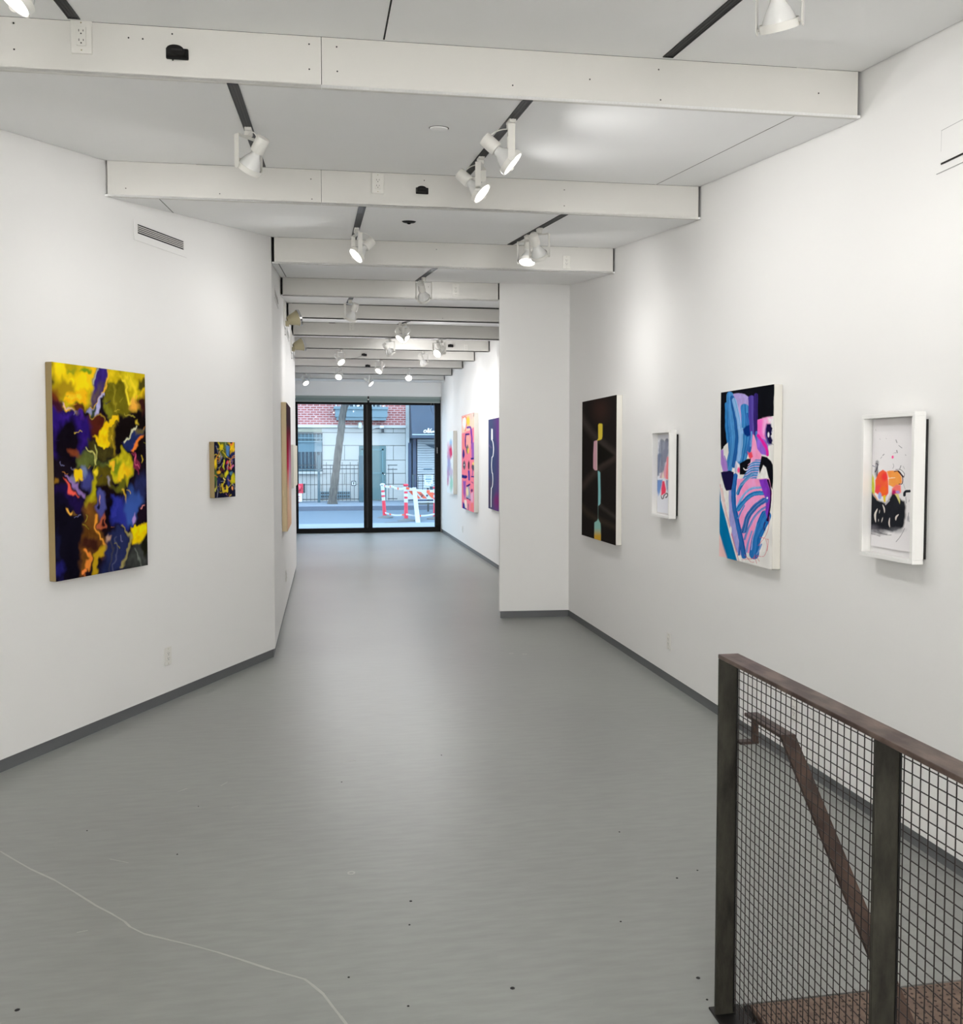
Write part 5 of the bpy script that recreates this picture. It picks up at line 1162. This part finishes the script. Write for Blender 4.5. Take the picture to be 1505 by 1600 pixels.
struct(MB().box(-30, 40, YCURB, YCURB + 0.15, ZST - 0.2, ZSW + 0.003).build('trim_curb_far', M_curb))
struct(MB().box(-30, 40, 19.14, 23.4, ZST - 0.2, -0.13).build('floor_sidewalk_near', M_side))
M_sign = mat('white_street_enamel', (226, 228, 230), 0.5)
def S(x, y, Y=YB): p = onY(x, y, Y); return float(p[0]), float(p[2])
def slab2(b, xa, ya, xb, yb, Y, front, back=0.0):
    """box on the facade plane from measured corners, standing out by front"""
    x0, z1 = S(xa, ya, Y - front); x1, z0 = S(xb, yb, Y - front); b.box(x0, x1, Y - front, Y + back, z0, z1); return (x0, x1, z0, z1)

# -- brick and limestone building
EB = tag(empty('apartment_building', (S(540, 700)[0], YB, ZSW)), 'apartment building across the street with a limestone base and red brick above', 'building')
def Bd(b, name, m, parent=None):
    o = b.build(name, m, parent or EB)
    if parent is None: o.location = (-EB.location.x, -EB.location.y, -EB.location.z)
    return o
xl = -7.0; xr = S(634, 700)[0]; zled = S(540, 667.5)[1]
Bd(MB().box(xl, xr, YB, YB + 6, zled, 9.5), 'brick_wall', M_brick)
b = MB()
# limestone blocks laid in courses, each with a thin open joint
zc = [S(540, q)[1] for q in (783, 757, 740, 719, 696, 676, 668.5)]
cols = [[-7, S(505, 700)[0], S(562, 700)[0], S(601, 700)[0], xr]]
Bd(MB().box(xl, xr, YB + 0.03, YB + 6, ZSW, zled), 'mortar', mat('grey_mortar', (110, 110, 106), .9))
for i in range(len(zc) - 1):
    z0, z1 = zc[i], zc[i + 1]; off = (i % 2) * 0.9
    xs = [xl]; x = xl + 1.1 + off
    while x < xr - 0.4: xs.append(x); x += 1.9
    xs.append(xr)
    for j in range(len(xs) - 1): b.box(xs[j] + 0.010, xs[j + 1] - 0.010, YB, YB + 0.05, z0 + 0.012, z1 - 0.012)
Bd(b, 'limestone_base', M_stone)
Bd(MB().box(xl, xr, YB - 0.10, YB + 0.05, zled - 0.02, zled + 0.07), 'ledge', mat('pale_stone_ledge', (196, 198, 198), .8))
b = MB(); slab2(b, 464, 669.5, 503, 675, YB, 0.03); Bd(b, 'stained_lintel', M_stone2)
b = MB(); slab2(b, 634, 620, 640, 782, YB, 0.05); Bd(b, 'downpipe_pilaster', mat('white_pilaster', (178, 184, 186), .7))
# barred window
b = MB(); wx0, wx1, wz0, wz1 = slab2(b, 456, 676.5, 504.5, 736, YB, 0.015); o = Bd(b, 'window', M_teald)
b = MB(); xa, za = S(466, 706); xb, zb = S(503, 734); b.box(wx0, xb, YB - 0.02, YB - 0.014, zb, za); Bd(b, 'pane', mat('dark_pane', (38, 60, 76), 0.1), o)
b = MB(); xa, za = S(466, 690); b.box(wx0, xb, YB - 0.022, YB - 0.014, S(470, 706)[1], za); Bd(b, 'shade', mat('pale_blue_shade', (108, 136, 150), .8), o)
b = MB()
x = wx0 + 0.05
while x < wx1 - 0.02: b.box(x, x + 0.022, YB - 0.09, YB - 0.07, wz0 + 0.02, wz1 - 0.03); x += 0.145
for q in (684.5, 690, 733.5): zq = S(480, q)[1]; b.box(wx0, wx1, YB - 0.095, YB - 0.07, zq - 0.02, zq + 0.02)
Bd(b, 'window_bars', mat('pale_teal_iron', (98, 128, 140), .5), o)
b = MB(); slab2(b, 456, 737, 504.5, 740.5, YB, 0.12); Bd(b, 'window_sill', mat('white_sill', (186, 190, 190), .8), o)
b = MB(); b.box(wx0, wx1, YB - 0.02, YB - 0.012, wz1 - 0.06, wz1); Bd(b, 'window_head', M_iron, o)
# balcony with white posts and blue-grey front, window behind
bx0, bz0 = S(521.5, 657); bx1, bz1 = S(604, 641)
b = MB(); b.box(bx0 + 0.05, bx1, YB - 0.55, YB, bz0 + 0.12, bz1); b.box(bx0, bx1 + 0.03, YB - 0.60, YB, bz1, bz1 + 0.10); b.box(bx0 + 0.1, bx1 - 0.04, YB - 0.50, YB, bz0, bz0 + 0.12)
bal = Bd(b, 'balcony', mat('blue_grey_balcony', (100, 124, 136), .6))
b = MB(); zt_ = 4.2; x = bx0 + 0.06; i = 0
while x < bx1: b.box(x, x + (0.06 if i % 4 == 0 else 0.03), YB - 0.56, YB - 0.53, bz1 + 0.1, bz1 + 1.0); x += 0.17; i += 1
b.box(bx0, bx1, YB - 0.57, YB - 0.52, bz1 + 0.24, bz1 + 0.29); b.box(bx0, bx1, YB - 0.57, YB - 0.52, bz1 + 1.0, bz1 + 1.06)
Bd(b, 'balcony_rail', mat('white_painted_iron', (186, 190, 192), .5), bal)
b = MB(); b.box(bx0 + 0.3, bx1 - 0.2, YB - 0.02, YB + 0.01, bz1 + 0.1, bz1 + 2.0); bw = Bd(b, 'balcony_window', mat('dark_opening', (60, 74, 88), .3))
b = MB(); x = bx0 + 0.95; b.box(x - 0.04, x + 0.75, YB - 0.06, YB - 0.02, bz1 + 0.2, bz1 + 1.5); Bd(b, 'white_curtain', mat('curtain', (160, 168, 172), .8), bw)
b = MB(); xa, za = S(562.5, 660); b.lathe([(0.05, 0), (0.075, 0.03), (0.075, 0.2), (0.04, 0.24)], 14, Matrix.Translation((xa, YB - 0.25, za - 0.24))); Bd(b, 'porch_lamp', mat('milk_glass', (212, 222, 218), .3))
b = MB(); xa, za = S(580, 671); xb, zb = S(593, 667.5); b.tube([(xa, YB - 0.05, za), (xa + 0.15, YB - 0.2, za + 0.07), (xb, YB - 0.3, zb)], 0.02, 6); b.lathe([(0.03, 0), (0.06, 0.02), (0.06, 0.16), (0.03, 0.18)], 12, Matrix.Translation((xb - 0.02, YB - 0.3, zb)) @ Matrix.Rotation(PI / 2, 4, 'Y')); Bd(b, 'bracket_lamp', M_sign)
b = MB(); xa, za = S(598, 673); b.lathe([(0.05, 0), (0.05, 0.12), (0.03, 0.14)], 12, Matrix.Translation((xa, YB - 0.14, za - 0.07))); Bd(b, 'camera', M_iron)
# door
b = MB(); dx0, dx1, dz0, dz1 = slab2(b, 561, 696.5, 603.5, 781, YB, 0.03); do = Bd(b, 'door', M_teal)
b = MB(); dm = (dx0 + dx1) / 2
for (xa, xb) in ((dx0 + 0.10, dx0 + 0.16), (dx1 - 0.16, dx1 - 0.10)): b.box(xa, xb, YB - 0.05, YB - 0.03, dz0, dz1 - 0.12)
b.box(dx0 + 0.1, dx1 - 0.1, YB - 0.05, YB - 0.03, dz1 - 0.18, dz1 - 0.12); b.box(dx0 + 0.1, dx1 - 0.1, YB - 0.05, YB - 0.03, (dz0 + dz1) / 2 - 0.04, (dz0 + dz1) / 2 + 0.02)
Bd(b, 'door_frame', mat('teal_frame', (84, 122, 130), .5), do)
b = MB(); xa, za = S(601, 741); b.lathe([(0.025, 0), (0.035, 0.02), (0.02, 0.05)], 10, Matrix.Translation((xa, YB - 0.03, za)) @ Matrix.Rotation(PI / 2, 4, 'X')); Bd(b, 'knob', M_chrome, do)
b = MB(); slab2(b, 500, 768, 548, 778.5, YB, 0.04); vo = Bd(b, 'basement_vent', mat('teal_grille', (104, 132, 146), .6))
b = MB(); x0, z1 = S(500, 768); x1, z0 = S(548, 778.5)
n = 14
for i in range(n): xx = x0 + 0.04 + i * (x1 - x0 - 0.06) / n; b.box(xx, xx + 0.055, YB - 0.046, YB - 0.04, z1 - 0.10, z1 - 0.03); b.box(xx, xx + 0.055, YB - 0.046, YB - 0.04, z0 + 0.04, z0 + 0.12)
Bd(b, 'vent_slots', M_iron, vo)

# -- neighbouring shop: dark awning, dark pier, white roller shutter
EN = tag(empty('shop_building', (S(660, 700)[0], YB, ZSW)), 'dark shop front across the street with a dark awning and a white roller shutter', 'building')
def Nd(b, name, m, parent=None):
    o = b.build(name, m, parent or EN)
    if parent is None: o.location = (-EN.location.x, -EN.location.y, -EN.location.z)
    return o
M_slate = mat('slate_blue_cloth', (48, 64, 84), 0.8, noise=0.06, nscale=2)
xn0 = S(640, 700)[0]
Nd(MB().box(xn0, 22, YB + 0.05, YB + 6, ZSW, 9.5), 'wall', mat('dark_shop_wall', (54, 66, 84), .7, noise=.1, nscale=4))
b = MB(); AY = 1.1
z_bot = S(660, 684.5, YB - AY)[1]; z_mid = S(660, 679, YB - AY)[1]; z_top = 4.4; xs0 = S(623, 684, YB - AY)[0]; xs0 = max(xs0, xn0 - 0.1)
b._add([(xn0, YB, z_top), (20, YB, z_top), (20, YB - AY, z_mid), (xn0, YB - AY, z_mid), (xn0, YB, z_bot), (20, YB, z_bot), (20, YB - AY, z_bot), (xn0, YB - AY, z_bot)], [(0, 1, 2, 3), (3, 2, 6, 7), (0, 3, 7, 4), (1, 5, 6, 2), (4, 7, 6, 5)])
aw = Nd(b, 'awning', M_slate)
b = MB(); b.box(xn0, 20, YB - AY - 0.01, YB - AY, z_mid - 0.02, z_mid + 0.02); Nd(b, 'piping', mat('pale_piping', (160, 178, 190), .6), aw)
# the script lettering on the awning, cut off by the window jamb
def onaw(x, y):
    n = Vector((0, (z_top - z_mid), AY)).normalized(); n = (0, -(z_top - z_mid), AY)
    p = on_plane(x, y, n, float(np.dot(n, (0, YB - AY, z_mid)))); return (p[0], p[1] - 0.02, p[2] + 0.01)
LT = lambda L: [onaw(650 + a / 37.6, 660 + b_ / 37.6) for a, b_ in L]
tx = MB()
for L, r in (([(600, 500), (560, 470), (490, 500), (460, 560), (480, 620), (550, 620), (610, 560), (600, 500)], .022), ([(600, 600), (660, 540), (740, 380)], .02), ([(735, 380), (730, 480), (690, 640)], .035), ([(700, 470), (780, 640)], .02), ([(780, 640), (830, 500), (880, 410), (920, 395)], .018),
             ([(830, 520), (810, 600), (850, 620), (880, 560)], .02), ([(920, 520), (880, 540), (870, 610), (910, 630), (950, 600)], .02), ([(960, 620), (985, 530), (1010, 520), (1000, 620)], .02), ([(1010, 600), (1050, 520), (1080, 530), (1070, 610), (1110, 560), (1140, 530), (1130, 620), (1200, 560)], .02)):
    tx.tube(LT(L), r, 5)
Nd(tx, 'lettering', mat('white_lettering', (214, 218, 218), .5), aw)
b = MB(); slab2(b, 638, 692, 643, 782, YB, 0.10); slab2(b, 645, 684, 651, 782, YB, 0.06); Nd(b, 'pier', mat('dark_blue_pier', (46, 62, 90), .6, noise=.12, nscale=6))
# roller shutter
sx0 = S(652, 700)[0]; shz1 = S(660, 686)[1]
b = MB(); z = ZSW
zz = [];
nsl = 26; hz = (shz1 - ZSW) / nsl
for i in range(nsl):
    z = ZSW + i * hz; b._add([(sx0, YB - 0.02, z), (14, YB - 0.02, z), (14, YB - 0.045, z + hz * 0.25), (sx0, YB - 0.045, z + hz * 0.25), (14, YB - 0.045, z + hz * 0.8), (sx0, YB - 0.045, z + hz * 0.8), (14, YB - 0.02, z + hz), (sx0, YB - 0.02, z + hz)], [(0, 1, 2, 3), (3, 2, 4, 5), (5, 4, 6, 7)])
sh = Nd(b, 'roller_shutter', mat('white_shutter', (172, 180, 186), .5))
b = MB(); slab2(b, 662, 732, 675.5, 733.8, YB, 0.06); Nd(b, 'mail_slot', mat('slot_blue', (60, 96, 116), .5), sh)
b = MB(); x0, z1 = S(664.5, 694.5); x1, z0 = S(700, 702); b._add([(x0, YB - 0.05, z1), (x1 + 0.6, YB - 0.05, z1), (x1 + 0.6, YB - 0.05, z0 - 0.6), (S(672, 699)[0], YB - 0.05, S(672, 699.5)[1]), (x0, YB - 0.06, z1 - .01)], [(0, 1, 2, 3)]); b = MB(); b.slab([(x0, YB - 0.05, z1), (x1, YB - 0.05, z1), (x1, YB - 0.05, S(690, 706)[1]), (S(673, 699)[0], YB - 0.05, S(673, 699)[1])], (0, -0.01, 0)); Nd(b, 'dark_flap', mat('flap_dark', (46, 70, 88), .6), sh)

# -- fences in front of the apartment building
YF = 34.3
def fence(xa, xb, ytop, yrail, ybot, label, posts=(), step=0.148, lowrail=None):
    x0, x1 = S(xa, 760, YF)[0], S(xb, 760, YF)[0]; zt = S(530, ytop, YF)[1]; zr = [S(530, q, YF)[1] for q in yrail]; z0 = ZSW
    e = tag(empty('iron_fence', ((x0 + x1) / 2, YF, z0)), label, 'fence', 'iron fences across the street'); O = (-(x0 + x1) / 2, -YF, -z0)
    b = MB(); x = x0 + 0.04; i = 0
    while x < x1 - 0.02: b.box(x - 0.009, x + 0.009, YF - 0.009, YF + 0.009, z0 + 0.05, zt - (0.0 if i % 2 == 0 else 0.10)); x += step; i += 1
    o = b.build('pickets', M_iron, e); o.location = O
    for z in zr + [z0 + 0.12]: o = MB().box(x0, x1, YF - 0.016, YF + 0.016, z - 0.016, z + 0.016).build('rail', M_iron, e); o.location = O
    for (px, py, w) in posts:
        xx, zz = S(px, py, YF); o = MB().bbox(xx - w / 2, xx + w / 2, YF - w / 2, YF + w / 2, z0, zz, 0.01).build('post', M_teald, e); o.location = O
    return e
fence(446, 563, 722, (727, 732.5), 782, 'iron picket fence left of the door across the street, with two square posts', posts=((498, 711, 0.10), (564, 712, 0.17)))
fence(606, 621, 727, (727, 733.5), 782, 'short iron picket fence right of the door across the street', step=0.16)
fence(645, 700, 741, (742, 752), 782, 'low dark iron guard rail before the white shutter', step=0.17)
# sign plate on the fence
x0, z1 = S(549, 751.5, YF - 0.04); x1, z0 = S(556.5, 759, YF - 0.04)
e = tag(empty('sign_plate', ((x0 + x1) / 2, YF - 0.04, z0)), 'small square white sign with a dark border on the iron fence left of the door', 'sign')
w_, h_ = x1 - x0, z1 - z0
MB().box(-w_ / 2, w_ / 2, -0.01, 0.0, 0, h_).build('border', M_iron, e); MB().box(-w_ / 2 + .028, w_ / 2 - .028, -0.014, -0.01, .028, h_ - .028).build('face', M_sign, e)
MB().box(-0.02, 0.02, -0.017, -0.014, h_ * .25, h_ * .75).box(-0.035, 0.035, -0.017, -0.014, h_ * .62, h_ * .75).build('mark', M_iron, e)
# red pipe connection with a white sign below
x0, z1 = S(463, 757, YF - 0.1); x1, z0 = S(469.5, 780, YF - 0.1); cx_ = S(466.5, 762, YF - 0.1)[0]; cz_ = S(466, 762, YF - 0.1)[1]
e = tag(empty('fire_hose_connection', (cx_, YF - 0.1, ZSW)), 'red hose connection with a white notice below it, by the iron fence at the left', 'hydrant connection')
q = Matrix.Translation((0, 0, cz_ - ZSW)) @ Matrix.Rotation(PI / 2, 4, 'X')
M_red = mat('signal_red', (206, 40, 66), .45)
MB().bbox(-0.17, 0.17, -0.05, 0.0, cz_ - ZSW - 0.22, cz_ - ZSW + 0.15, .01).build('red_plate', M_red, e); MB().lathe([(0.10, 0.04), (0.11, 0.1), (0.09, 0.16), (0.03, 0.18)], 20, q).build('cap', mat('bright_red', (232, 62, 90), .4), e); MB().lathe([(0.035, 0), (0.035, 0.5)], 10).build('pipe', M_red, e)
MB().bbox(-0.14, 0.13, -0.06, -0.04, 0.04, 0.36, .004).build('notice', M_sign, e); MB().box(-0.08, 0.06, -0.064, -0.06, .22, .25).box(-0.06, 0.05, -0.064, -0.06, .14, .16).box(-.05, .0, -.064, -.06, .29, .32).build('print', M_red, e)
MB().bbox(0.17, 0.25, -0.03, 0.02, cz_ - ZSW - 0.2, cz_ - ZSW + 0.15, .005).build('side_box', M_iron, e)

# -- street tree
YT = 33.2
def T(x, y): p = onY(x, y, YT); return Vector((p[0], YT, p[2]))
path = [(519.5, 790), (520, 780), (521.5, 765), (524, 745), (526.5, 725), (528, 710), (530.5, 692), (533, 672), (534.5, 655), (537, 640), (540.5, 628), (545, 612), (549, 590), (551, 560)]
rad = [.20, .155, .145, .14, .135, .14, .135, .135, .13, .13, .13, .12, .11, .09]
M_bark = mat('bark', (58, 56, 56), 0.9, rgb2=(96, 93, 88), nscale=7, stretch=(3, 3, .6), bump=1.0, bscale=14)
tb = MB(); PP = [T(*p) for p in path]; 
PP[0].z = ZSW; Pd = []; Rd = []
for i in range(len(PP) - 1):
    for t in (0, .33, .66): Pd.append(PP[i].lerp(PP[i + 1], t)); Rd.append((rad[i] * (1 - t) + rad[i + 1] * t) * (1 + .07 * math.sin(7 * i + 9 * t)))
tb.tube(Pd, Rd, 14)
e = tag(empty('street_tree', PP[0]), 'bare leaning street tree trunk on the far sidewalk', 'tree')
o = tb.build('trunk', M_bark, e); o.location = -PP[0]
br = MB(); top = PP[-1]
for (dx, dy, dz) in ((1.2, .3, 1.8), (-1.0, -.2, 2.2), (.3, .8, 2.6), (-.4, -.9, 1.9)):
    br.tube([top - Vector((0, 0, .1)), top + Vector((dx * .4, dy * .4, dz * .5)), top + Vector((dx, dy, dz))], [.07, .045, .02], 8)
br.tube([PP[9], PP[9] + Vector((0.25, 0.1, 0.35)), PP[9] + Vector((.7, .2, 1.6))], [.09, .07, .04], 8)
o = br.build('branch', M_bark, e); o.location = -PP[0]

# -- street works: delineator posts with tape, barricade
M_or = mat('fluorescent_red_orange', (216, 36, 66), .45); M_ref = mat('reflective_white', (196, 200, 206), .4); M_rub = mat('grey_rubber', (84, 88, 92), .8); M_bor = mat('orange_sheeting', (216, 84, 50), .5)
def delineator(xb, yb, xt, yt, label):
    Yd = float(onZ(xb, yb, ZST)[1]); a = onY(xb, yb, Yd); t = onY(xt, yt, Yd); h = t[2] - ZST; lean = (t[0] - a[0]) / h
    e = tag(empty('delineator_post', (a[0], Yd, ZST)), label, 'delineator post', 'red and white delineator posts'); e.rotation_euler = (0, math.atan(lean), 0)
    MB().lathe([(0.26, 0), (0.25, 0.02), (0.12, 0.05), (0.06, 0.08)], 20).build('rubber_base', M_rub, e)
    MB().lathe([(0.062, 0.06), (0.056, 0.3), (0.052, h - 0.10), (0.03, h - 0.08)], 18).build('tube', M_or, e)
    for i, (z0, z1) in enumerate(((0.50, 0.60), (0.66, 0.74), (0.80, 0.94))):
        zz0, zz1 = z0 * h, z1 * h; MB().lathe([(0.0575, zz0), (0.057, zz1)], 18, caps=False).build('reflective_band', M_ref, e)
    MB().lathe([(0.03, h - 0.10), (0.075, h - 0.06), (0.08, h - 0.02), (0.03, h)], 18).build('cap', M_ref if xb < 620 else M_or, e)
    return Vector((a[0], Yd, ZST)), Vector((t[0], Yd, t[2]))
d1 = delineator(601.5, 809, 597.5, 755, 'left red and white delineator post on the road, slightly leaning')
d2 = delineator(634.7, 814, 634.2, 756, 'middle red and white delineator post on the road, in front of the barricade')
d3 = delineator(679.8, 811, 680.5, 760, 'right red delineator post on the road, cut by the window jamb')
def tape(P, label, w=0.07):
    b = MB(); n = len(P); seg = 10; pts = []
    for i in range(n - 1):
        for s_ in range(seg): t = s_ / seg; v = Vector(P[i]).lerp(Vector(P[i + 1]), t); v.z -= 0.05 * math.sin(PI * t); pts.append(v)
    pts.append(Vector(P[-1])); 
    for i in range(len(pts) - 1):
        b.cur = 1 if (i % 6) in (2,) else 0
        a, c = pts[i], pts[i + 1]; b.slab([a + Vector((0, 0, w / 2)), c + Vector((0, 0, w / 2)), c - Vector((0, 0, w / 2)), a - Vector((0, 0, w / 2))], (0, 0.004, 0))
    o = b.build('barrier_tape', [M_ref, M_bor]); tag(o, label, 'barrier tape'); return o
f = Vector((0, -0.07, 0))
tape([d1[1] + f - Vector((0, 0, .03)), (d1[1] * .6 + d2[1] * .4) + f - Vector((0, 0, .08)), d2[1] + f - Vector((0, 0, .12)), d2[1] + Vector((1.0, -.1, -.20))], 'red and white striped tape strung between the tops of the delineator posts')
tape([d1[0] + f + Vector((0, 0, .16)), d2[0] + f + Vector((0, 0, .2)), d3[0] + f + Vector((0, 0, .16))], 'white and red tape strung low between the delineator post bases', .05)
# A-frame barricade
YBR = 29.0
e = tag(empty('road_barricade', (S(655, 770, YBR)[0], YBR, ZST)), 'white road barricade with orange diagonal stripes behind the delineator posts', 'barricade'); O = -e.location
def Ba(b, name, m, parent=None):
    o = b.build(name, m, parent or e)
    if parent is None: o.location = O
    return o
x0, z1 = S(631, 765.5, YBR); x1, z0 = S(700, 780, YBR)
Ba(MB().bbox(x0, x1, YBR - 0.03, YBR, z0, z1, .004), 'board', M_ref)
bd = MB(); hb_ = z1 - z0; zi0, zi1 = z0 + 0.03, z1 - 0.03; sk = (zi1 - zi0) * 0.95
def SX(px): return S(px, 770, YBR)[0]
for (pa, pb) in ((638, 646), (649.5, 656), (663.5, 674), (688, 698)):
    xa, xb = SX(pa), SX(pb); bd.slab([(xa, YBR - 0.032, zi1), (xb, YBR - 0.032, zi1), (xb + sk, YBR - 0.032, zi0), (xa + sk, YBR - 0.032, zi0)], (0, -0.004, 0))
Ba(bd, 'stripes', M_bor)
ms = MB(); xa, za = S(656.5, 772, YBR - .04)
for (dx, dz, w_, h_) in ((0, 0, .07, .02), (.05, -.03, .05, .05), (.03, -.07, .03, .03), (.2, -.02, .06, .03), (.2, -.05, .05, .03)): ms.box(xa + dx, xa + dx + w_, YBR - .042, YBR - .038, za + dz - h_, za + dz)
Ba(ms, 'stencil_mark', M_iron)
lg = MB(); 
def leg(pa, pb, ya, yb_, w=0.09):
    A_ = Vector((*[S(*pa, YBR)[0]], ya, S(*pa, YBR)[1])); B_ = onZ(pb[0], pb[1], ZST); B_ = Vector(B_)
    b = MB(); d = (B_ - A_); n = Vector((w / 2, 0, 0)); b.slab([A_ - n, A_ + n, B_ + n, B_ - n], (0, 0.03, 0)); Ba(b, 'leg', mat('pale_galvanised', (164, 176, 178), .5))
leg((647, 761.5), (653.5, 818), YBR - 0.06, 0, 0.13); leg((645.5, 742), (646, 782), YBR + 0.02, 0, 0.05); leg((674.5, 760), (676, 786), YBR + 0.1, 0, 0.10)
x0, z1 = S(652, 783.5, YBR); x1, z0 = S(700, 785, YBR); Ba(MB().bbox(x0, x1, YBR - 0.02, YBR + 0.01, z0, z1, .004), 'lower_rail', M_ref)
x0, z1 = S(652, 786.5, YBR); x1, z0 = S(700, 788, YBR); Ba(MB().bbox(x0, x1, YBR - 0.02, YBR + 0.01, z0, z1, .004), 'foot_rail', mat('dark_foot_rail', (62, 62, 50), .6))
# cart / poster frame behind the barricade
YP = 30.6
e2 = tag(empty('sign_board', (S(671, 750, YP)[0], YP, ZST)), 'white board with a blue printed panel standing behind the barricade', 'sign')
def Pb(b, name, m): o = b.build(name, m, e2); o.location = -e2.location; return o
x0, z1 = S(663, 742, YP); x1, z0 = S(676.5, 762, YP); Pb(MB().bbox(x0, x1, YP - 0.03, YP, z0, z1, .003), 'board', M_ref)
for (a_, b_, c_, d_) in ((664.5, 743.3, 674.5, 744.2), (664.5, 745.4, 674.5, 746), (664.5, 747.5, 674.5, 749.7), (666, 751.5, 673, 752.6), (668.5, 754.2, 671, 755), (664.5, 758, 665.3, 760), (665, 759.2, 672.5, 759.8), (674, 756.5, 675.5, 758.5)):
    x0, z1 = S(a_, b_, YP); x1, z0 = S(c_, d_, YP); Pb(MB().box(x0, x1, YP - 0.036, YP - 0.03, z0, z1), 'printed_panel', mat('print_blue_grey', (96, 132, 150), .6))
x0, z1 = S(669, 762, YP); Pb(MB().box(x0 - 0.03, x0 + 0.03, YP - 0.02, YP, ZST, z1), 'leg', M_iron)
# dark planter strip along the shop base
x0, z1 = S(650, 761, 33.6); o = MB().bbox(x0, x0 + 3.2, 33.4, 33.9, ZSW, ZSW + 0.42, .01).build('planter_box', mat('dark_blue_box', (44, 66, 96), .6)); tag(o, 'long dark box on the far sidewalk behind the barricade', 'planter')
# manhole-like dark plate on the road in front of the posts
p = onZ(619, 817, ZST); o = MB().lathe([(0.36, 0), (0.34, 0.02)], 28).build('rubber_base', mat('dark_rubber', (64, 70, 78), .8)); o.location = (p[0], p[1] - 0.1, ZST); o.scale = (1, .7, 1); tag(o, 'flat dark rubber base lying on the road between two delineator posts', 'rubber base')
# buildings close the street off so that the sky is only above it
